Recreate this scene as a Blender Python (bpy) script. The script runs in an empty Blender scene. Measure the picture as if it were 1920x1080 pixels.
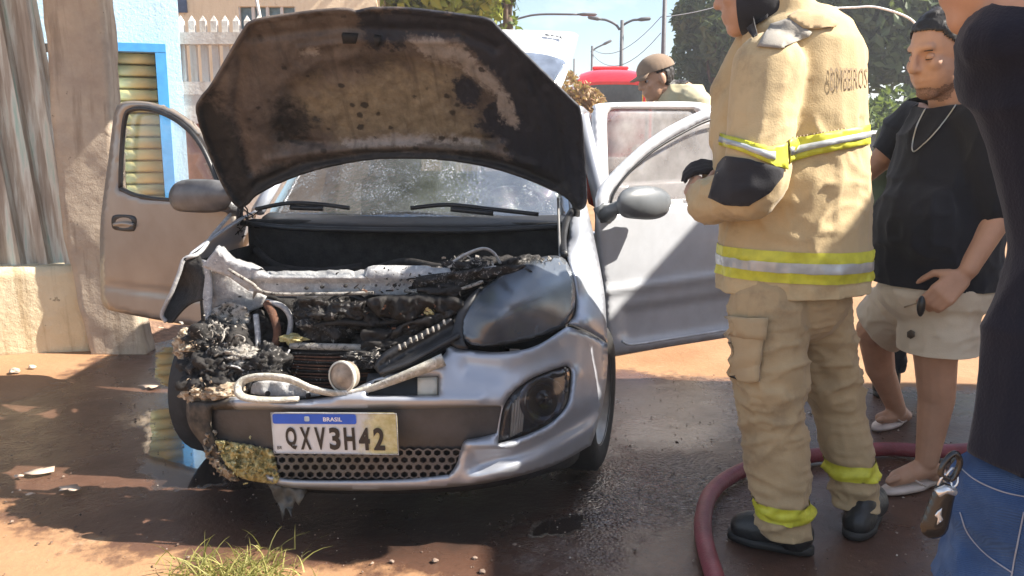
import bpy, bmesh, math, random
import numpy as np
from mathutils import Vector, Matrix, Euler
from mathutils.geometry import delaunay_2d_cdt
from mathutils.bvhtree import BVHTree

# ------------------------------------------------------------------ camera, sky, sun, exposure
scene = bpy.context.scene
F, CAMH = 1600.0, 1.30
PITCH = math.atan((540 - 257) / F)
cam_d = bpy.data.cameras.new('camera'); cam = bpy.data.objects.new('camera', cam_d)
scene.collection.objects.link(cam); scene.camera = cam
cam.location = (0, 0, CAMH); cam.rotation_euler = (math.pi / 2 - PITCH, 0, 0)
cam_d.sensor_width = 36; cam_d.lens = F / 1920 * 36; cam_d.clip_end = 2000; cam_d.clip_start = .05
cam_d.dof.use_dof = False
scene.render.resolution_x, scene.render.resolution_y = 1024, 576

SUN_AZ, SUN_EL = math.radians(5), math.radians(44)     # from the right, a little behind the camera
SUN = Vector((math.cos(SUN_EL) * math.cos(SUN_AZ), -math.cos(SUN_EL) * math.sin(SUN_AZ), math.sin(SUN_EL)))
world = bpy.data.worlds.new('World'); scene.world = world; world.use_nodes = True
wn = world.node_tree; bg = wn.nodes['Background']
sky = wn.nodes.new('ShaderNodeTexSky'); sky.sky_type = 'NISHITA'; sky.sun_disc = False
sky.sun_elevation = SUN_EL; sky.sun_rotation = math.atan2(SUN.x, SUN.y)
sky.air_density = 1.0; sky.dust_density = .7; sky.ozone_density = 1.4
ctx = wn.nodes.new('ShaderNodeTexCoord'); cmp_ = wn.nodes.new('ShaderNodeMapping'); cmp_.inputs[3].default_value = (1.6, 1.6, 5.0); cno = wn.nodes.new('ShaderNodeTexNoise'); cno.inputs['Scale'].default_value = 1.5; cno.inputs['Detail'].default_value = 8; cno.inputs['Roughness'].default_value = .6
crm = wn.nodes.new('ShaderNodeValToRGB'); crm.color_ramp.elements[0].position = .48; crm.color_ramp.elements[1].position = .78; cmx = wn.nodes.new('ShaderNodeMix'); cmx.data_type = 'RGBA'; cmx.inputs[7].default_value = (8.5, 8.8, 9.2, 1)
wn.links.new(ctx.outputs['Generated'], cmp_.inputs[0]); wn.links.new(cmp_.outputs[0], cno.inputs['Vector']); wn.links.new(cno.outputs[0], crm.inputs[0]); wn.links.new(crm.outputs[0], cmx.inputs[0]); wn.links.new(sky.outputs[0], cmx.inputs[6])
wn.links.new(cmx.outputs[2], bg.inputs[0]); bg.inputs[1].default_value = 0.075
sun_d = bpy.data.lights.new('sun', 'SUN'); sun = bpy.data.objects.new('sun', sun_d); scene.collection.objects.link(sun)
sun_d.energy = 5.0; sun_d.angle = math.radians(.6); sun_d.color = (1, .93, .82)
sun.rotation_euler = SUN.to_track_quat('Z', 'Y').to_euler(); sun.location = (6, -3, 8)
scene.view_settings.view_transform = 'Standard'; scene.view_settings.look = 'None'
scene.view_settings.exposure = 1.5; scene.view_settings.gamma = 1

C = scene.collection
rng = np.random.default_rng(7); random.seed(7)
sin, cos, pi = math.sin, math.cos, math.pi
R = math.radians
A = np.array

# ------------------------------------------------------------------ measuring helpers (pixel of the 1920 photograph + a real distance -> point)
_c, _s = cos(PITCH), sin(PITCH)
CAM0 = A([0, 0, CAMH])
def ray(u, v):
    x = (np.asarray(u, float) - 960) / F; y = -(np.asarray(v, float) - 540) / F
    return np.stack([x, _c + y * _s, -_s + y * _c], -1)
def at(u, v, Y):
    r = ray(u, v); return CAM0 + r * (np.asarray(Y, float) / r[..., 1])[..., None]
def atZ(u, v, Z=0.0):
    r = ray(u, v); return CAM0 + r * ((Z - CAMH) / r[..., 2])[..., None]
def on_plane(u, v, p0, n):
    r = ray(u, v); n = A(n, float); p0 = np.asarray(p0, float)
    t = ((p0 - CAM0) @ n) / (r @ n); return CAM0 + r * t[..., None]
TH = R(7.0); ct, st = cos(TH), sin(TH)
CO = A([-0.55617, 2.56, 0.0])                    # car origin: ground under the middle of the front bumper
CX, CY, CZ = A([ct, -st, 0]), A([st, ct, 0]), A([0, 0, 1.0])
def c2w(p):
    p = np.atleast_2d(np.asarray(p, float)); return CO + p[:, :1] * CX + p[:, 1:2] * CY + p[:, 2:3] * CZ
def w2c(w):
    d = np.atleast_2d(w) - CO; return np.stack([d @ CX, d @ CY, d @ CZ], -1)
def PCw(u, v, yl):                                # ray meets the car-local plane y = yl
    r = ray(u, v); d = (CO - CAM0) @ CY + np.asarray(yl, float); return CAM0 + r * (d / (r @ CY))[..., None]

# ------------------------------------------------------------------ noise
_perm = np.random.default_rng(3).permutation(4096)
def _h(i, j, k): return (_perm[(_perm[(_perm[i & 4095] + j) & 4095] + k) & 4095] / 2047.5) - 1.0
def noise3(p, scale=1.0, seed=0):
    p = np.asarray(p, float) * scale + seed * 17.31 + 500.0
    i = np.floor(p).astype(int); f = p - i; f = f * f * f * (f * (f * 6 - 15) + 10); r = 0
    for dx in (0, 1):
        for dy in (0, 1):
            for dz in (0, 1):
                w = (f[:, 0] if dx else 1 - f[:, 0]) * (f[:, 1] if dy else 1 - f[:, 1]) * (f[:, 2] if dz else 1 - f[:, 2])
                r = r + w * _h(i[:, 0] + dx, i[:, 1] + dy, i[:, 2] + dz)
    return r
def fbm(p, scale=1.0, oct=4, seed=0, gain=.5):
    r = 0; a = 1
    for o in range(oct): r = r + a * noise3(p, scale * 2 ** o, seed + o * 3); a *= gain
    return r

# ------------------------------------------------------------------ scene objects
FR = {}                                           # frame (4x4) of every thing, so children keep world-true coordinates
def _link(o): C.objects.link(o); return o
def thing(name, label, cat, loc=(0, 0, 0), rotz=0.0, group=None):
    o = _link(bpy.data.objects.new(name, None)); o.location = loc; o.rotation_euler = (0, 0, rotz)
    o.empty_display_size = .1; o['label'] = label; o['category'] = cat
    if group: o['group'] = group
    FR[o] = Matrix.Translation(Vector(loc)) @ Matrix.Rotation(rotz, 4, 'Z'); return o
def mkmesh(name, verts, faces, smooth=True):
    me = bpy.data.meshes.new(name); me.from_pydata([tuple(v) for v in np.asarray(verts, float)], [], [tuple(int(i) for i in f) for f in faces])
    if smooth: me.polygons.foreach_set('use_smooth', [True] * len(me.polygons))
    me.update(); return me
def obj(name, verts, faces, mat, parent=None, smooth=True, kind=None, label=None, cat=None, group=None, base=None):
    """one mesh object from WORLD coordinates; with a parent it is stored in that thing's frame"""
    verts = np.asarray(verts, float).reshape(-1, 3)
    if parent is not None:
        M = np.array(FR[parent].inverted()); verts = verts @ M[:3, :3].T + M[:3, 3]
    else:
        if base is None: base = (verts[:, 0].mean(), verts[:, 1].mean(), verts[:, 2].min())
        verts = verts - A(base)
    o = _link(bpy.data.objects.new(name, mkmesh(name, verts, faces, smooth)))
    if parent is not None: o.parent = parent; FR[o] = FR[parent]
    else: o.location = base; FR[o] = Matrix.Translation(Vector(base))
    if mat is not None:
        for m in (mat if isinstance(mat, (list, tuple)) else [mat]): o.data.materials.append(m)
    if kind: o['kind'] = kind
    if label: o['label'] = label
    if cat: o['category'] = cat
    if group: o['group'] = group
    return o
def attr(o, name, vals):
    a = o.data.attributes.new(name, 'FLOAT', 'POINT'); a.data.foreach_set('value', np.asarray(vals, np.float32))
def solid(o, t, off=-1):
    m = o.modifiers.new('thick', 'SOLIDIFY'); m.thickness = t; m.offset = off; m.use_even_offset = False; return o
def bevel(o, w, seg=2):
    m = o.modifiers.new('bevel', 'BEVEL'); m.width = w; m.segments = seg; m.limit_method = 'ANGLE'; m.angle_limit = R(35); return o
def subsurf(o, n=1):
    m = o.modifiers.new('sub', 'SUBSURF'); m.levels = n; m.render_levels = n; return o

class MB:                                         # collects shapes in world coordinates
    def __init__(s): s.v = []; s.f = []
    def add(s, v, f):
        n = len(s.v); s.v += [tuple(p) for p in np.asarray(v, float)]; s.f += [tuple(int(i) + n for i in q) for q in f]; return s
    def box(s, c, size, ax=None):
        c = A(c, float); hx = A(size, float) / 2; ax = np.eye(3) if ax is None else A(ax, float)
        v = [c + sx * hx[0] * ax[0] + sy * hx[1] * ax[1] + sz * hx[2] * ax[2] for sz in (-1, 1) for sy in (-1, 1) for sx in (-1, 1)]
        return s.add(v, [(0, 2, 3, 1), (4, 5, 7, 6), (0, 1, 5, 4), (2, 6, 7, 3), (0, 4, 6, 2), (1, 3, 7, 5)])
    def tube(s, pts, r, n=8, cap=True, flat=1.0, up=None):
        P = A(pts, float); m = len(P); rr = np.full(m, r, float) if np.isscalar(r) else A(r, float)
        T = np.gradient(P, axis=0); T /= np.linalg.norm(T, axis=1)[:, None] + 1e-9
        u = A(up, float) if up is not None else (A([0, 0, 1.]) if abs(T[0][2]) < .9 else A([1., 0, 0]))
        V = []
        for i in range(m):
            a = np.cross(T[i], u); a /= np.linalg.norm(a) + 1e-9; b = np.cross(a, T[i]); u = b if up is None else u
            for k in range(n):
                t = 2 * pi * k / n; V.append(P[i] + rr[i] * (cos(t) * a + flat * sin(t) * b))
        Fc = [(i * n + k, i * n + (k + 1) % n, (i + 1) * n + (k + 1) % n, (i + 1) * n + k) for i in range(m - 1) for k in range(n)]
        if cap: Fc += [tuple(range(n - 1, -1, -1)), tuple(range((m - 1) * n, m * n))]
        return s.add(V, Fc)
    def ell(s, c, r, ax=None, nu=14, nv=10):
        ax = np.eye(3) if ax is None else A(ax, float); c = A(c, float); r = A(r, float) * np.ones(3)
        V = []; 
        for j in range(nv + 1):
            ph = pi * j / nv
            for i in range(nu):
                t = 2 * pi * i / nu; q = A([sin(ph) * cos(t), sin(ph) * sin(t), cos(ph)]) * r; V.append(c + q @ ax)
        Fc = [(j * nu + i, (j + 1) * nu + i, (j + 1) * nu + (i + 1) % nu, j * nu + (i + 1) % nu) for j in range(nv) for i in range(nu)]
        return s.add(V, Fc)
    def cone(s, p0, p1, r0, r1, n=14, flat=1.0, flatdir=None, ext=True):
        """round-ended tapered limb; flat scales the cross-section along flatdir"""
        p0, p1 = A(p0, float), A(p1, float); d = p1 - p0; L = np.linalg.norm(d); d = d / max(L, 1e-6)
        fd = A(flatdir, float) if flatdir is not None else (A([1., 0, 0]) if abs(d[0]) < .9 else A([0, 1., 0]))
        a = fd - d * (fd @ d); a /= np.linalg.norm(a) + 1e-9; b = np.cross(d, a)
        prof = [(-sin(t) * r0, cos(t) * r0) for t in np.linspace(pi / 2, 0, 5)] + [(L * k / 4, r0 + (r1 - r0) * k / 4) for k in (1, 2, 3)] + [(L + sin(t) * r1, cos(t) * r1) for t in np.linspace(0, pi / 2, 5)]
        V = [p0 + d * h + max(q, 1e-4) * (cos(2 * pi * k / n) * a * flat + sin(2 * pi * k / n) * b) for h, q in prof for k in range(n)]
        m = len(prof); Fc = [(i * n + k, i * n + (k + 1) % n, (i + 1) * n + (k + 1) % n, (i + 1) * n + k) for i in range(m - 1) for k in range(n)]
        Fc += [tuple(range(n - 1, -1, -1)), tuple(range((m - 1) * n, m * n))]
        return s.add(V, Fc)
    def obj(s, name, mat, parent=None, **k): return obj(name, s.v, s.f, mat, parent, **k)

def cr(pts, n=8, closed=False):                   # Catmull-Rom through points
    P = A(pts, float); m = len(P); out = []
    for i in range(m if closed else m - 1):
        p0 = P[(i - 1) % m] if (closed or i > 0) else 2 * P[0] - P[1]
        p1, p2 = P[i], P[(i + 1) % m]
        p3 = P[(i + 2) % m] if (closed or i + 2 < m) else 2 * P[-1] - P[-2]
        for t in np.linspace(0, 1, n, endpoint=False):
            out.append(.5 * ((2 * p1) + (-p0 + p2) * t + (2 * p0 - 5 * p1 + 4 * p2 - p3) * t * t + (-p0 + 3 * p1 - 3 * p2 + p3) * t ** 3))
    if not closed: out.append(P[-1])
    return A(out)
def outline(pts, h, smooth=True):
    """closed outline resampled at spacing h; a third entry marks a corner"""
    P = [p[:2] for p in pts]; corner = [i for i, p in enumerate(pts) if len(p) > 2]
    if not smooth: segs = [A([P[i], P[(i + 1) % len(P)]], float) for i in range(len(P))]
    elif not corner: q = cr(P, 8, True); segs = [np.vstack([q, q[:1]])]
    else:
        segs = []
        for a, b in zip(corner, corner[1:] + [corner[0] + len(P)]): segs.append(cr([P[k % len(P)] for k in range(a, b + 1)], 8))
    out = []
    for s_ in segs:
        d = np.r_[0, np.cumsum(np.linalg.norm(np.diff(s_, axis=0), axis=1))]; n = max(1, int(round(d[-1] / h)))
        t = np.linspace(0, d[-1], n + 1)[:-1]; out.append(np.stack([np.interp(t, d, s_[:, 0]), np.interp(t, d, s_[:, 1])], -1))
    return np.vstack(out)
def inside(poly, P):
    x, y = P[:, 0], P[:, 1]; r = np.zeros(len(P), bool); n = len(poly)
    for i in range(n):
        x1, y1 = poly[i]; x2, y2 = poly[(i + 1) % n]
        c = ((y1 > y) != (y2 > y)) & (x < (x2 - x1) * (y - y1) / (y2 - y1 + 1e-12) + x1); r ^= c
    return r
def segdist(poly, P, closed=True):
    d = np.full(len(P), 1e9); n = len(poly)
    for i in range(n if closed else n - 1):
        a = A(poly[i], float); b = A(poly[(i + 1) % n], float); ab = b - a
        t = np.clip(((P - a) @ ab) / (ab @ ab + 1e-12), 0, 1); d = np.minimum(d, np.linalg.norm(P - a - t[:, None] * ab, axis=1))
    return d
def sdist(poly, P):                                # positive inside
    d = segdist(poly, P); return np.where(inside(poly, P), d, -d)
def tri2d(outer, holes=(), h=8.0, smooth=True):
    loops = [outline(outer, h, smooth)] + [outline(q, h, smooth) for q in holes]
    lo, hi = loops[0].min(0), loops[0].max(0); g = []
    for j, y in enumerate(np.arange(lo[1], hi[1], h * .87)):
        for x in np.arange(lo[0] + (j % 2) * h / 2, hi[0], h): g.append((x, y))
    g = A(g) if g else np.zeros((0, 2))
    if len(g):
        k = inside(loops[0], g) & (segdist(loops[0], g) > h * .55)
        for q in loops[1:]: k &= ~inside(q, g) & (segdist(q, g) > h * .55)
        g = g[k]
    V = np.vstack(loops + [g]); E = []; n = 0
    for q in loops: E += [(n + i, n + (i + 1) % len(q)) for i in range(len(q))]; n += len(q)
    r = delaunay_2d_cdt([Vector(p) for p in V], E, [], 0, 1e-5)
    V2 = A([tuple(p) for p in r[0]]); T = A(r[2]); c = V2[T].mean(1); k = inside(loops[0], c)
    for q in loops[1:]: k &= ~inside(q, c)
    T = T[k]; used = np.unique(T); mp = -np.ones(len(V2), int); mp[used] = np.arange(len(used))
    return V2[used], mp[T], loops
def tps(ctrl):
    K = A(ctrl, float); X = K[:, :2] / 500; n = len(X)
    def U(r2): return np.where(r2 > 1e-12, r2 * np.log(np.maximum(r2, 1e-12)), 0)
    M = np.zeros((n + 3, n + 3)); M[:n, :n] = U(((X[:, None] - X[None]) ** 2).sum(-1)) + 1e-6 * np.eye(n)
    M[:n, n] = M[n, :n] = 1; M[:n, n + 1:] = X; M[n + 1:, :n] = X.T
    w = np.linalg.solve(M, np.r_[K[:, 2], 0, 0, 0])
    def f(u, v):
        q = np.stack([u, v], -1) / 500; return U(((q[:, None] - X[None]) ** 2).sum(-1)) @ w[:n] + w[n] + q @ w[n + 1:]
    return f
def m_tps(ctrl):
    f = tps(ctrl); return lambda u, v, o=0.0: PCw(u, v, f(u, v) + o)
def m_plane(p0, n):
    n = A(n, float); n /= np.linalg.norm(n); p0 = A(p0, float)
    if n @ (p0 - CAM0) < 0: n = -n
    return lambda u, v, o=0.0: on_plane(u, v, p0 + np.multiply.outer(np.ones(len(u)) * o, n), n) if np.ndim(o) == 0 else _opl(u, v, p0, n, o)
def _opl(u, v, p0, n, o):
    r = ray(u, v); t = ((p0 - CAM0) @ n + o) / (r @ n); return CAM0 + r * t[:, None]
def yprof(x): x = np.abs(x); return .06 * (x / .5) ** 2 + .38 * (np.maximum(x - .5, 0) / .33) ** 2
def m_front(vtab):
    """the rounded plan of the car's nose; vtab = (v, extra depth) table"""
    vt = A(vtab, float)
    def f(u, v, o=0.0):
        ex = np.interp(v, vt[:, 0], vt[:, 1]) + o; best = np.full(len(u), np.nan); prev = None; bg_ = np.full(len(u), 1e9); by = np.zeros(len(u))
        for y in np.arange(-.15, 1.3, .01):
            x = w2c(PCw(u, v, y))[:, 0]; g = y - (yprof(x) + ex)
            if prev is not None:
                k = np.isnan(best) & (g >= 0); best[k] = (y - .01 * g / np.where(np.abs(g - prev) < 1e-9, 1, g - prev))[k]
            k = np.abs(g) < bg_; bg_ = np.where(k, np.abs(g), bg_); by = np.where(k, y, by); prev = g
        best = np.where(np.isnan(best), by, best); return PCw(u, v, np.minimum(best, .62))
    return f
def panel(name, outer, mp, mat, parent, holes=(), h=8.0, thick=.008, bump=None, roll=None, smooth=True, offset=0.0, attrs=None, solidoff=-1, **kw):
    uv, T, loops = tri2d(outer, holes, h, smooth); o = np.full(len(uv), float(offset))
    if roll:
        w, a = roll; d = segdist(loops[0], uv)
        for q in loops[1:]: d = np.minimum(d, segdist(q, uv))
        t = np.clip(1 - d / w, 0, 1); o = o + a * (1 - np.sqrt(np.maximum(1 - t * t, 0)))
    if bump is not None: o = o + bump(uv[:, 0], uv[:, 1])
    W = mp(uv[:, 0], uv[:, 1], o); n = np.cross(W[T[:, 1]] - W[T[:, 0]], W[T[:, 2]] - W[T[:, 0]]); c = W[T].mean(1) - CAM0
    flip = (n * c).sum(1) > 0; T = T.copy(); T[flip] = T[flip][:, ::-1]
    ob = obj(name, W, T, mat, parent, **kw)
    if attrs:
        for k, fn in attrs.items(): attr(ob, k, fn(uv))
    if thick: solid(ob, thick, solidoff)
    return ob
def ridge(line, w, a):                             # depth change along a line drawn on a panel
    L = A(line, float); return lambda u, v: a * np.exp(-(segdist(L, np.stack([u, v], -1), False) / w) ** 2)
def sumf(*fs): return lambda u, v: sum(f(u, v) for f in fs)

# ------------------------------------------------------------------ materials
MATS = {}
class NT:
    def __init__(s, name):
        s.m = bpy.data.materials.new(name); s.m.use_nodes = True; s.t = s.m.node_tree; s.b = s.t.nodes['Principled BSDF']; MATS[name] = s.m
    def n(s, typ, **k):
        q = s.t.nodes.new(typ)
        for a, v in k.items():
            if a.startswith('i_'): s.put(q.inputs[a[2:].replace('_', ' ')], v)
            elif a.startswith('k'): s.put(q.inputs[int(a[1:])], v)
            else: setattr(q, a, v)
        return q
    def put(s, inp, v):
        if isinstance(v, bpy.types.NodeSocket): s.t.links.new(v, inp)
        elif isinstance(v, bpy.types.Node): s.t.links.new(v.outputs[0], inp)
        elif isinstance(v, (tuple, list)) and len(v) == 3 and inp.type == 'RGBA': inp.default_value = (*v, 1)
        else: inp.default_value = v
    def set(s, **k):
        for a, v in k.items(): s.put(s.b.inputs[a.replace('_', ' ')], v)
        return s
    def co(s, w='Object'): return s.n('ShaderNodeTexCoord').outputs[w]
    def noise(s, scale=5, det=5, rough=.55, vec=None, dist=0):
        q = s.n('ShaderNodeTexNoise'); q.inputs['Scale'].default_value = scale; q.inputs['Detail'].default_value = det; q.inputs['Roughness'].default_value = rough; q.inputs['Distortion'].default_value = dist
        s.put(q.inputs['Vector'], vec if vec is not None else s.co()); return q.outputs[0]
    def vor(s, scale=20, vec=None, feature='F1', out=0):
        q = s.n('ShaderNodeTexVoronoi', feature=feature); q.inputs['Scale'].default_value = scale; s.put(q.inputs['Vector'], vec if vec is not None else s.co()); return q.outputs[out]
    def ramp(s, fac, *st, interp='LINEAR'):
        q = s.n('ShaderNodeValToRGB'); q.color_ramp.interpolation = interp; e = q.color_ramp.elements
        while len(e) < len(st): e.new(.5)
        for x, (p, c) in zip(e, st): x.position = p; x.color = (*c, 1) if isinstance(c, (tuple, list)) else (c, c, c, 1)
        s.put(q.inputs[0], fac); return q.outputs[0]
    def mix(s, fac, a, b, mode='MIX'):
        q = s.n('ShaderNodeMix', data_type='RGBA', blend_type=mode); s.put(q.inputs[0], fac); s.put(q.inputs[6], a if not isinstance(a, float) else (a, a, a)); s.put(q.inputs[7], b if not isinstance(b, float) else (b, b, b)); return q.outputs[2]
    def math(s, op, a, b=0.0, c=0.0, clamp=False):
        q = s.n('ShaderNodeMath', operation=op, use_clamp=clamp); s.put(q.inputs[0], a); s.put(q.inputs[1], b); s.put(q.inputs[2], c); return q.outputs[0]
    def at(s, name): return s.n('ShaderNodeAttribute', attribute_name=name).outputs['Fac']
    def step(s, x, lo, hi):
        q = s.n('ShaderNodeMapRange', interpolation_type='SMOOTHSTEP'); s.put(q.inputs[0], x); q.inputs[1].default_value = lo; q.inputs[2].default_value = hi; return q.outputs[0]
    def bump(s, h, strength=.3, dist=.01):
        q = s.n('ShaderNodeBump'); s.put(q.inputs['Height'], h); q.inputs['Strength'].default_value = strength; q.inputs['Distance'].default_value = dist
        s.put(s.b.inputs['Normal'], q.outputs[0]); return s
def simple(name, col, rough=.5, metal=0.0, var=.25, vs=12, bump=0.0, bs=40, spec=.5, coat=0.0, **kw):
    t = NT(name); c = t.mix(t.ramp(t.noise(vs), (.3, 0.), (.7, 1.)), tuple(x * (1 - var) for x in col), tuple(min(1, x * (1 + var)) for x in col))
    t.set(Base_Color=c, Roughness=rough, Metallic=metal, Specular_IOR_Level=spec, Coat_Weight=coat)
    if bump: t.bump(t.noise(bs, 6), bump, .01)
    t.set(**kw) if kw else None
    return t.m
def emit_none(): pass
# ================================================================== THE SETTING
def ground_mat():
    t = NT('red_earth_yard'); P = t.co(); n1 = t.noise(1.3, 8, .62); n2 = t.noise(7, 8, .68); n3 = t.noise(38, 6, .7)
    e = t.math('MULTIPLY', t.math('SUBTRACT', n2, .5), .55)
    dry = t.mix(t.ramp(n1, (.35, 0.), (.65, 1.)), (.29, .150, .070), (.37, .215, .112)); dry = t.mix(t.math('MULTIPLY', t.step(n3, .45, .75), .45), dry, (.24, .14, .08))
    dry = t.mix(t.step(t.noise(3.1, 8, .7), .60, .68), dry, (.47, .33, .21))
    wet = t.mix(t.ramp(n2, (.3, 0.), (.7, 1.)), (.080, .041, .028), (.135, .072, .049)); wet = t.mix(t.math('MULTIPLY', t.step(n3, .5, .7), .4), wet, (.052, .030, .022))  # soaked earth, darkened further to carry the shade lying over it
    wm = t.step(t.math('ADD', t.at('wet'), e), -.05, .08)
    gm = t.step(t.math('ADD', t.at('gravel'), t.math('MULTIPLY', e, 1.1)), -.10, .22)
    vc = t.n('ShaderNodeTexVoronoi'); vc.inputs['Scale'].default_value = 75; t.put(vc.inputs['Vector'], P)
    gcol = t.ramp(t.n('ShaderNodeSeparateColor', k0=vc.outputs['Color']).outputs[0], (.1, (.05, .04, .036)), (.55, (.15, .115, .10)), (.93, (.24, .20, .18)), (1., (.44, .40, .36)))
    om = t.step(t.math('ADD', t.at('oil'), t.math('MULTIPLY', e, .8)), -.12, .2)
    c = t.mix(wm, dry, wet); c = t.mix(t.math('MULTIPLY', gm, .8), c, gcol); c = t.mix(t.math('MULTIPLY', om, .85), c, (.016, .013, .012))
    pm_ = t.step(t.math('ADD', t.at('puddle'), t.math('MULTIPLY', t.math('SUBTRACT', t.noise(11, 7, .7), .5), .16)), -.012, .02)
    c = t.mix(t.math('MULTIPLY', pm_, .85), c, (.035, .026, .022))
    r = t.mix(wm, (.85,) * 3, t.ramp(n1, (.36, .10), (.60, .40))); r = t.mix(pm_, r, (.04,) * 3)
    t.set(Base_Color=c, Roughness=r, Specular_IOR_Level=.5, Coat_Weight=pm_, Coat_IOR=1.9, Coat_Roughness=.03)
    hgt = t.math('ADD', t.math('MULTIPLY', n2, .5), t.math('ADD', t.math('MULTIPLY', n3, .25), t.math('MULTIPLY', t.math('MULTIPLY', gm, vc.outputs['Distance']), -1.2)))
    t.bump(t.math('MULTIPLY', hgt, t.math('SUBTRACT', 1.0, t.math('MAXIMUM', t.math('MULTIPLY', pm_, .90), t.math('MULTIPLY', wm, .45)))), .55, .03); return t.m
def axis(lo, hi, step, outlo, outhi):
    m = np.arange(lo, hi + 1e-6, step); a = [lo]; d = step
    while a[-1] > outlo: d *= 1.35; a.append(a[-1] - d)
    b = [hi]; d = step
    while b[-1] < outhi: d *= 1.35; b.append(b[-1] + d)
    return np.r_[a[:0:-1], m, b[1:]]
gx, gy = axis(-4.2, 3.6, .03, -260, 260), axis(.9, 7.2, .03, -60, 420)
GX, GY = np.meshgrid(gx, gy); gp = np.c_[GX.ravel(), GY.ravel()]
def gpoly(px): q = atZ(A([p[0] for p in px], float), A([p[1] for p in px], float)); return q[:, :2]
near = (np.abs(gp[:, 0]) < 6) & (gp[:, 1] > 0) & (gp[:, 1] < 12)
def gsd(px, dflt=-2.):
    r = np.full(len(gp), dflt); r[near] = sdist(gpoly(px), gp[near]); return r
wet_shade_p = [(-300, 800), (-40, 752), (70, 738), (180, 668), (300, 630), (700, 615), (1150, 690), (1500, 716), (2100, 740), (2300, 1100), (1500, 1250), (900, 1120), (700, 1068), (560, 1062), (350, 1052), (200, 1036), (60, 992), (-30, 945)]  # outline follows both the soaked area and the edge of the shade
wet = gsd(wet_shade_p)
pud = np.max([gsd([(290, 660), (310, 648), (352, 652), (380, 690), (360, 722), (306, 724), (286, 705)]), gsd([(272, 772), (350, 752), (430, 790), (430, 905), (350, 918), (292, 914), (262, 880), (276, 820)]), gsd([(180, 775), (260, 765), (330, 768), (330, 800), (220, 806)]) * .5 - .03,
              gsd([(985, 985), (1020, 968), (1090, 962), (1110, 985), (1050, 1005), (1000, 1004)])], axis=0)
gravel = np.max([gsd([(1080, 900), (1170, 840), (1330, 850), (1420, 900), (1360, 980), (1150, 1010), (1040, 1030)]), gsd([(960, 1000), (1100, 980), (1250, 1010), (1200, 1090), (900, 1090)]) - .1], axis=0)
oil = gsd([(380, 900), (560, 860), (1060, 850), (1150, 900), (1080, 960), (940, 1040), (700, 1045), (480, 1010), (400, 960)])
gz = -.003 + .003 * np.clip(fbm(np.c_[gp, np.zeros(len(gp))], 1.7, 4, 3), -1, 1) - .0035
gz = np.where(pud > -.02, np.minimum(gz, -.006) * 0 - .006, gz)
nx = len(gx); gf = [(j * nx + i, j * nx + i + 1, (j + 1) * nx + i + 1, (j + 1) * nx + i) for j in range(len(gy) - 1) for i in range(nx - 1)]
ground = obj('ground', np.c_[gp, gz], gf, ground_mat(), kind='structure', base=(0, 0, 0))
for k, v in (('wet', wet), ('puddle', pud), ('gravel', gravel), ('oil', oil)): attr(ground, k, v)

def rough_box(lo, hi, n, amp, sc, seed, taper=None):
    """a box as a dense shell with an uneven surface"""
    lo, hi = A(lo, float), A(hi, float); bm = bmesh.new(); bmesh.ops.create_cube(bm, size=1)
    L_ = hi - lo
    for ax in range(3):
        k = max(1, int(L_[ax] / n))
        for i in range(1, k):
            bmesh.ops.bisect_plane(bm, geom=bm.verts[:] + bm.edges[:] + bm.faces[:], plane_co=A([-.5 + i / k if a == ax else 0 for a in range(3)]), plane_no=[1 if a == ax else 0 for a in range(3)])
    V = A([tuple(v.co) for v in bm.verts]); Fc = [[q.index for q in f.verts] for f in bm.faces]; bm.free()
    W = lo + (V + .5) * L_
    if taper: W = taper(W)
    d = np.stack([fbm(W, sc, 4, seed + k) for k in range(3)], -1); return W + amp * d, Fc
WROT = R(12)
def wrot(V, p=(-2.62, 5.2)):
    V = np.asarray(V, float).copy(); d = V[:, :2] - A(p); V[:, 0] = p[0] + d[:, 0] * cos(WROT) - d[:, 1] * sin(WROT); V[:, 1] = p[1] + d[:, 0] * sin(WROT) + d[:, 1] * cos(WROT); return V
def plaster_mat(name, c1, c2, c3, sc=3.0):
    t = NT(name); n = t.noise(sc, 8, .65); dr = t.noise(1, 6, .6, vec=t.n('ShaderNodeMapping', k0=t.co(), k3=(14, 14, 1.4)).outputs[0])
    c = t.mix(t.ramp(n, (.35, 0.), (.65, 1.)), c1, c2); c = t.mix(t.math('MULTIPLY', t.step(dr, .5, .7), .7), c, c3); c = t.mix(t.step(t.noise(sc * 4, 8, .7), .64, .70), c, tuple(x * .45 for x in c1))
    t.set(Base_Color=c, Roughness=.9); t.bump(t.noise(24, 8, .7), .5, .03); return t.m
# ---- garage front at the left: low wall, sheet gate, concrete post
WALLM = plaster_mat('stained_plaster', (.60, .48, .30), (.70, .59, .40), (.40, .29, .16)); POSTM = plaster_mat('weathered_concrete', (.34, .27, .21), (.50, .41, .31), (.22, .16, .11), 4)
zt = at(80, 496, 5.2)[2]; xr = at(172, 600, 5.2)[0]
v, f = rough_box((-6.5, 5.14, -.05), (xr, 5.42, zt), .06, .010, 3, 4); obj('low_wall', wrot(v), f, WALLM, label='low stained plaster wall under the sheet-metal gate', cat='wall')
v, f = rough_box((-6.5, 5.10, zt - .06), (at(5, 520, 5.1)[0], 5.15, zt - .01), .06, .006, 4, 5); obj('wall_ledge', wrot(v), f, WALLM, label='short ledge on top of the low wall at the left edge', cat='ledge')
def post_taper(W):
    W = W.copy(); k = np.clip((.7 - W[:, 2]) / .7, 0, 1); W[:, 0] += k * .10 * (W[:, 0] > -2.75); return W
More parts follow.
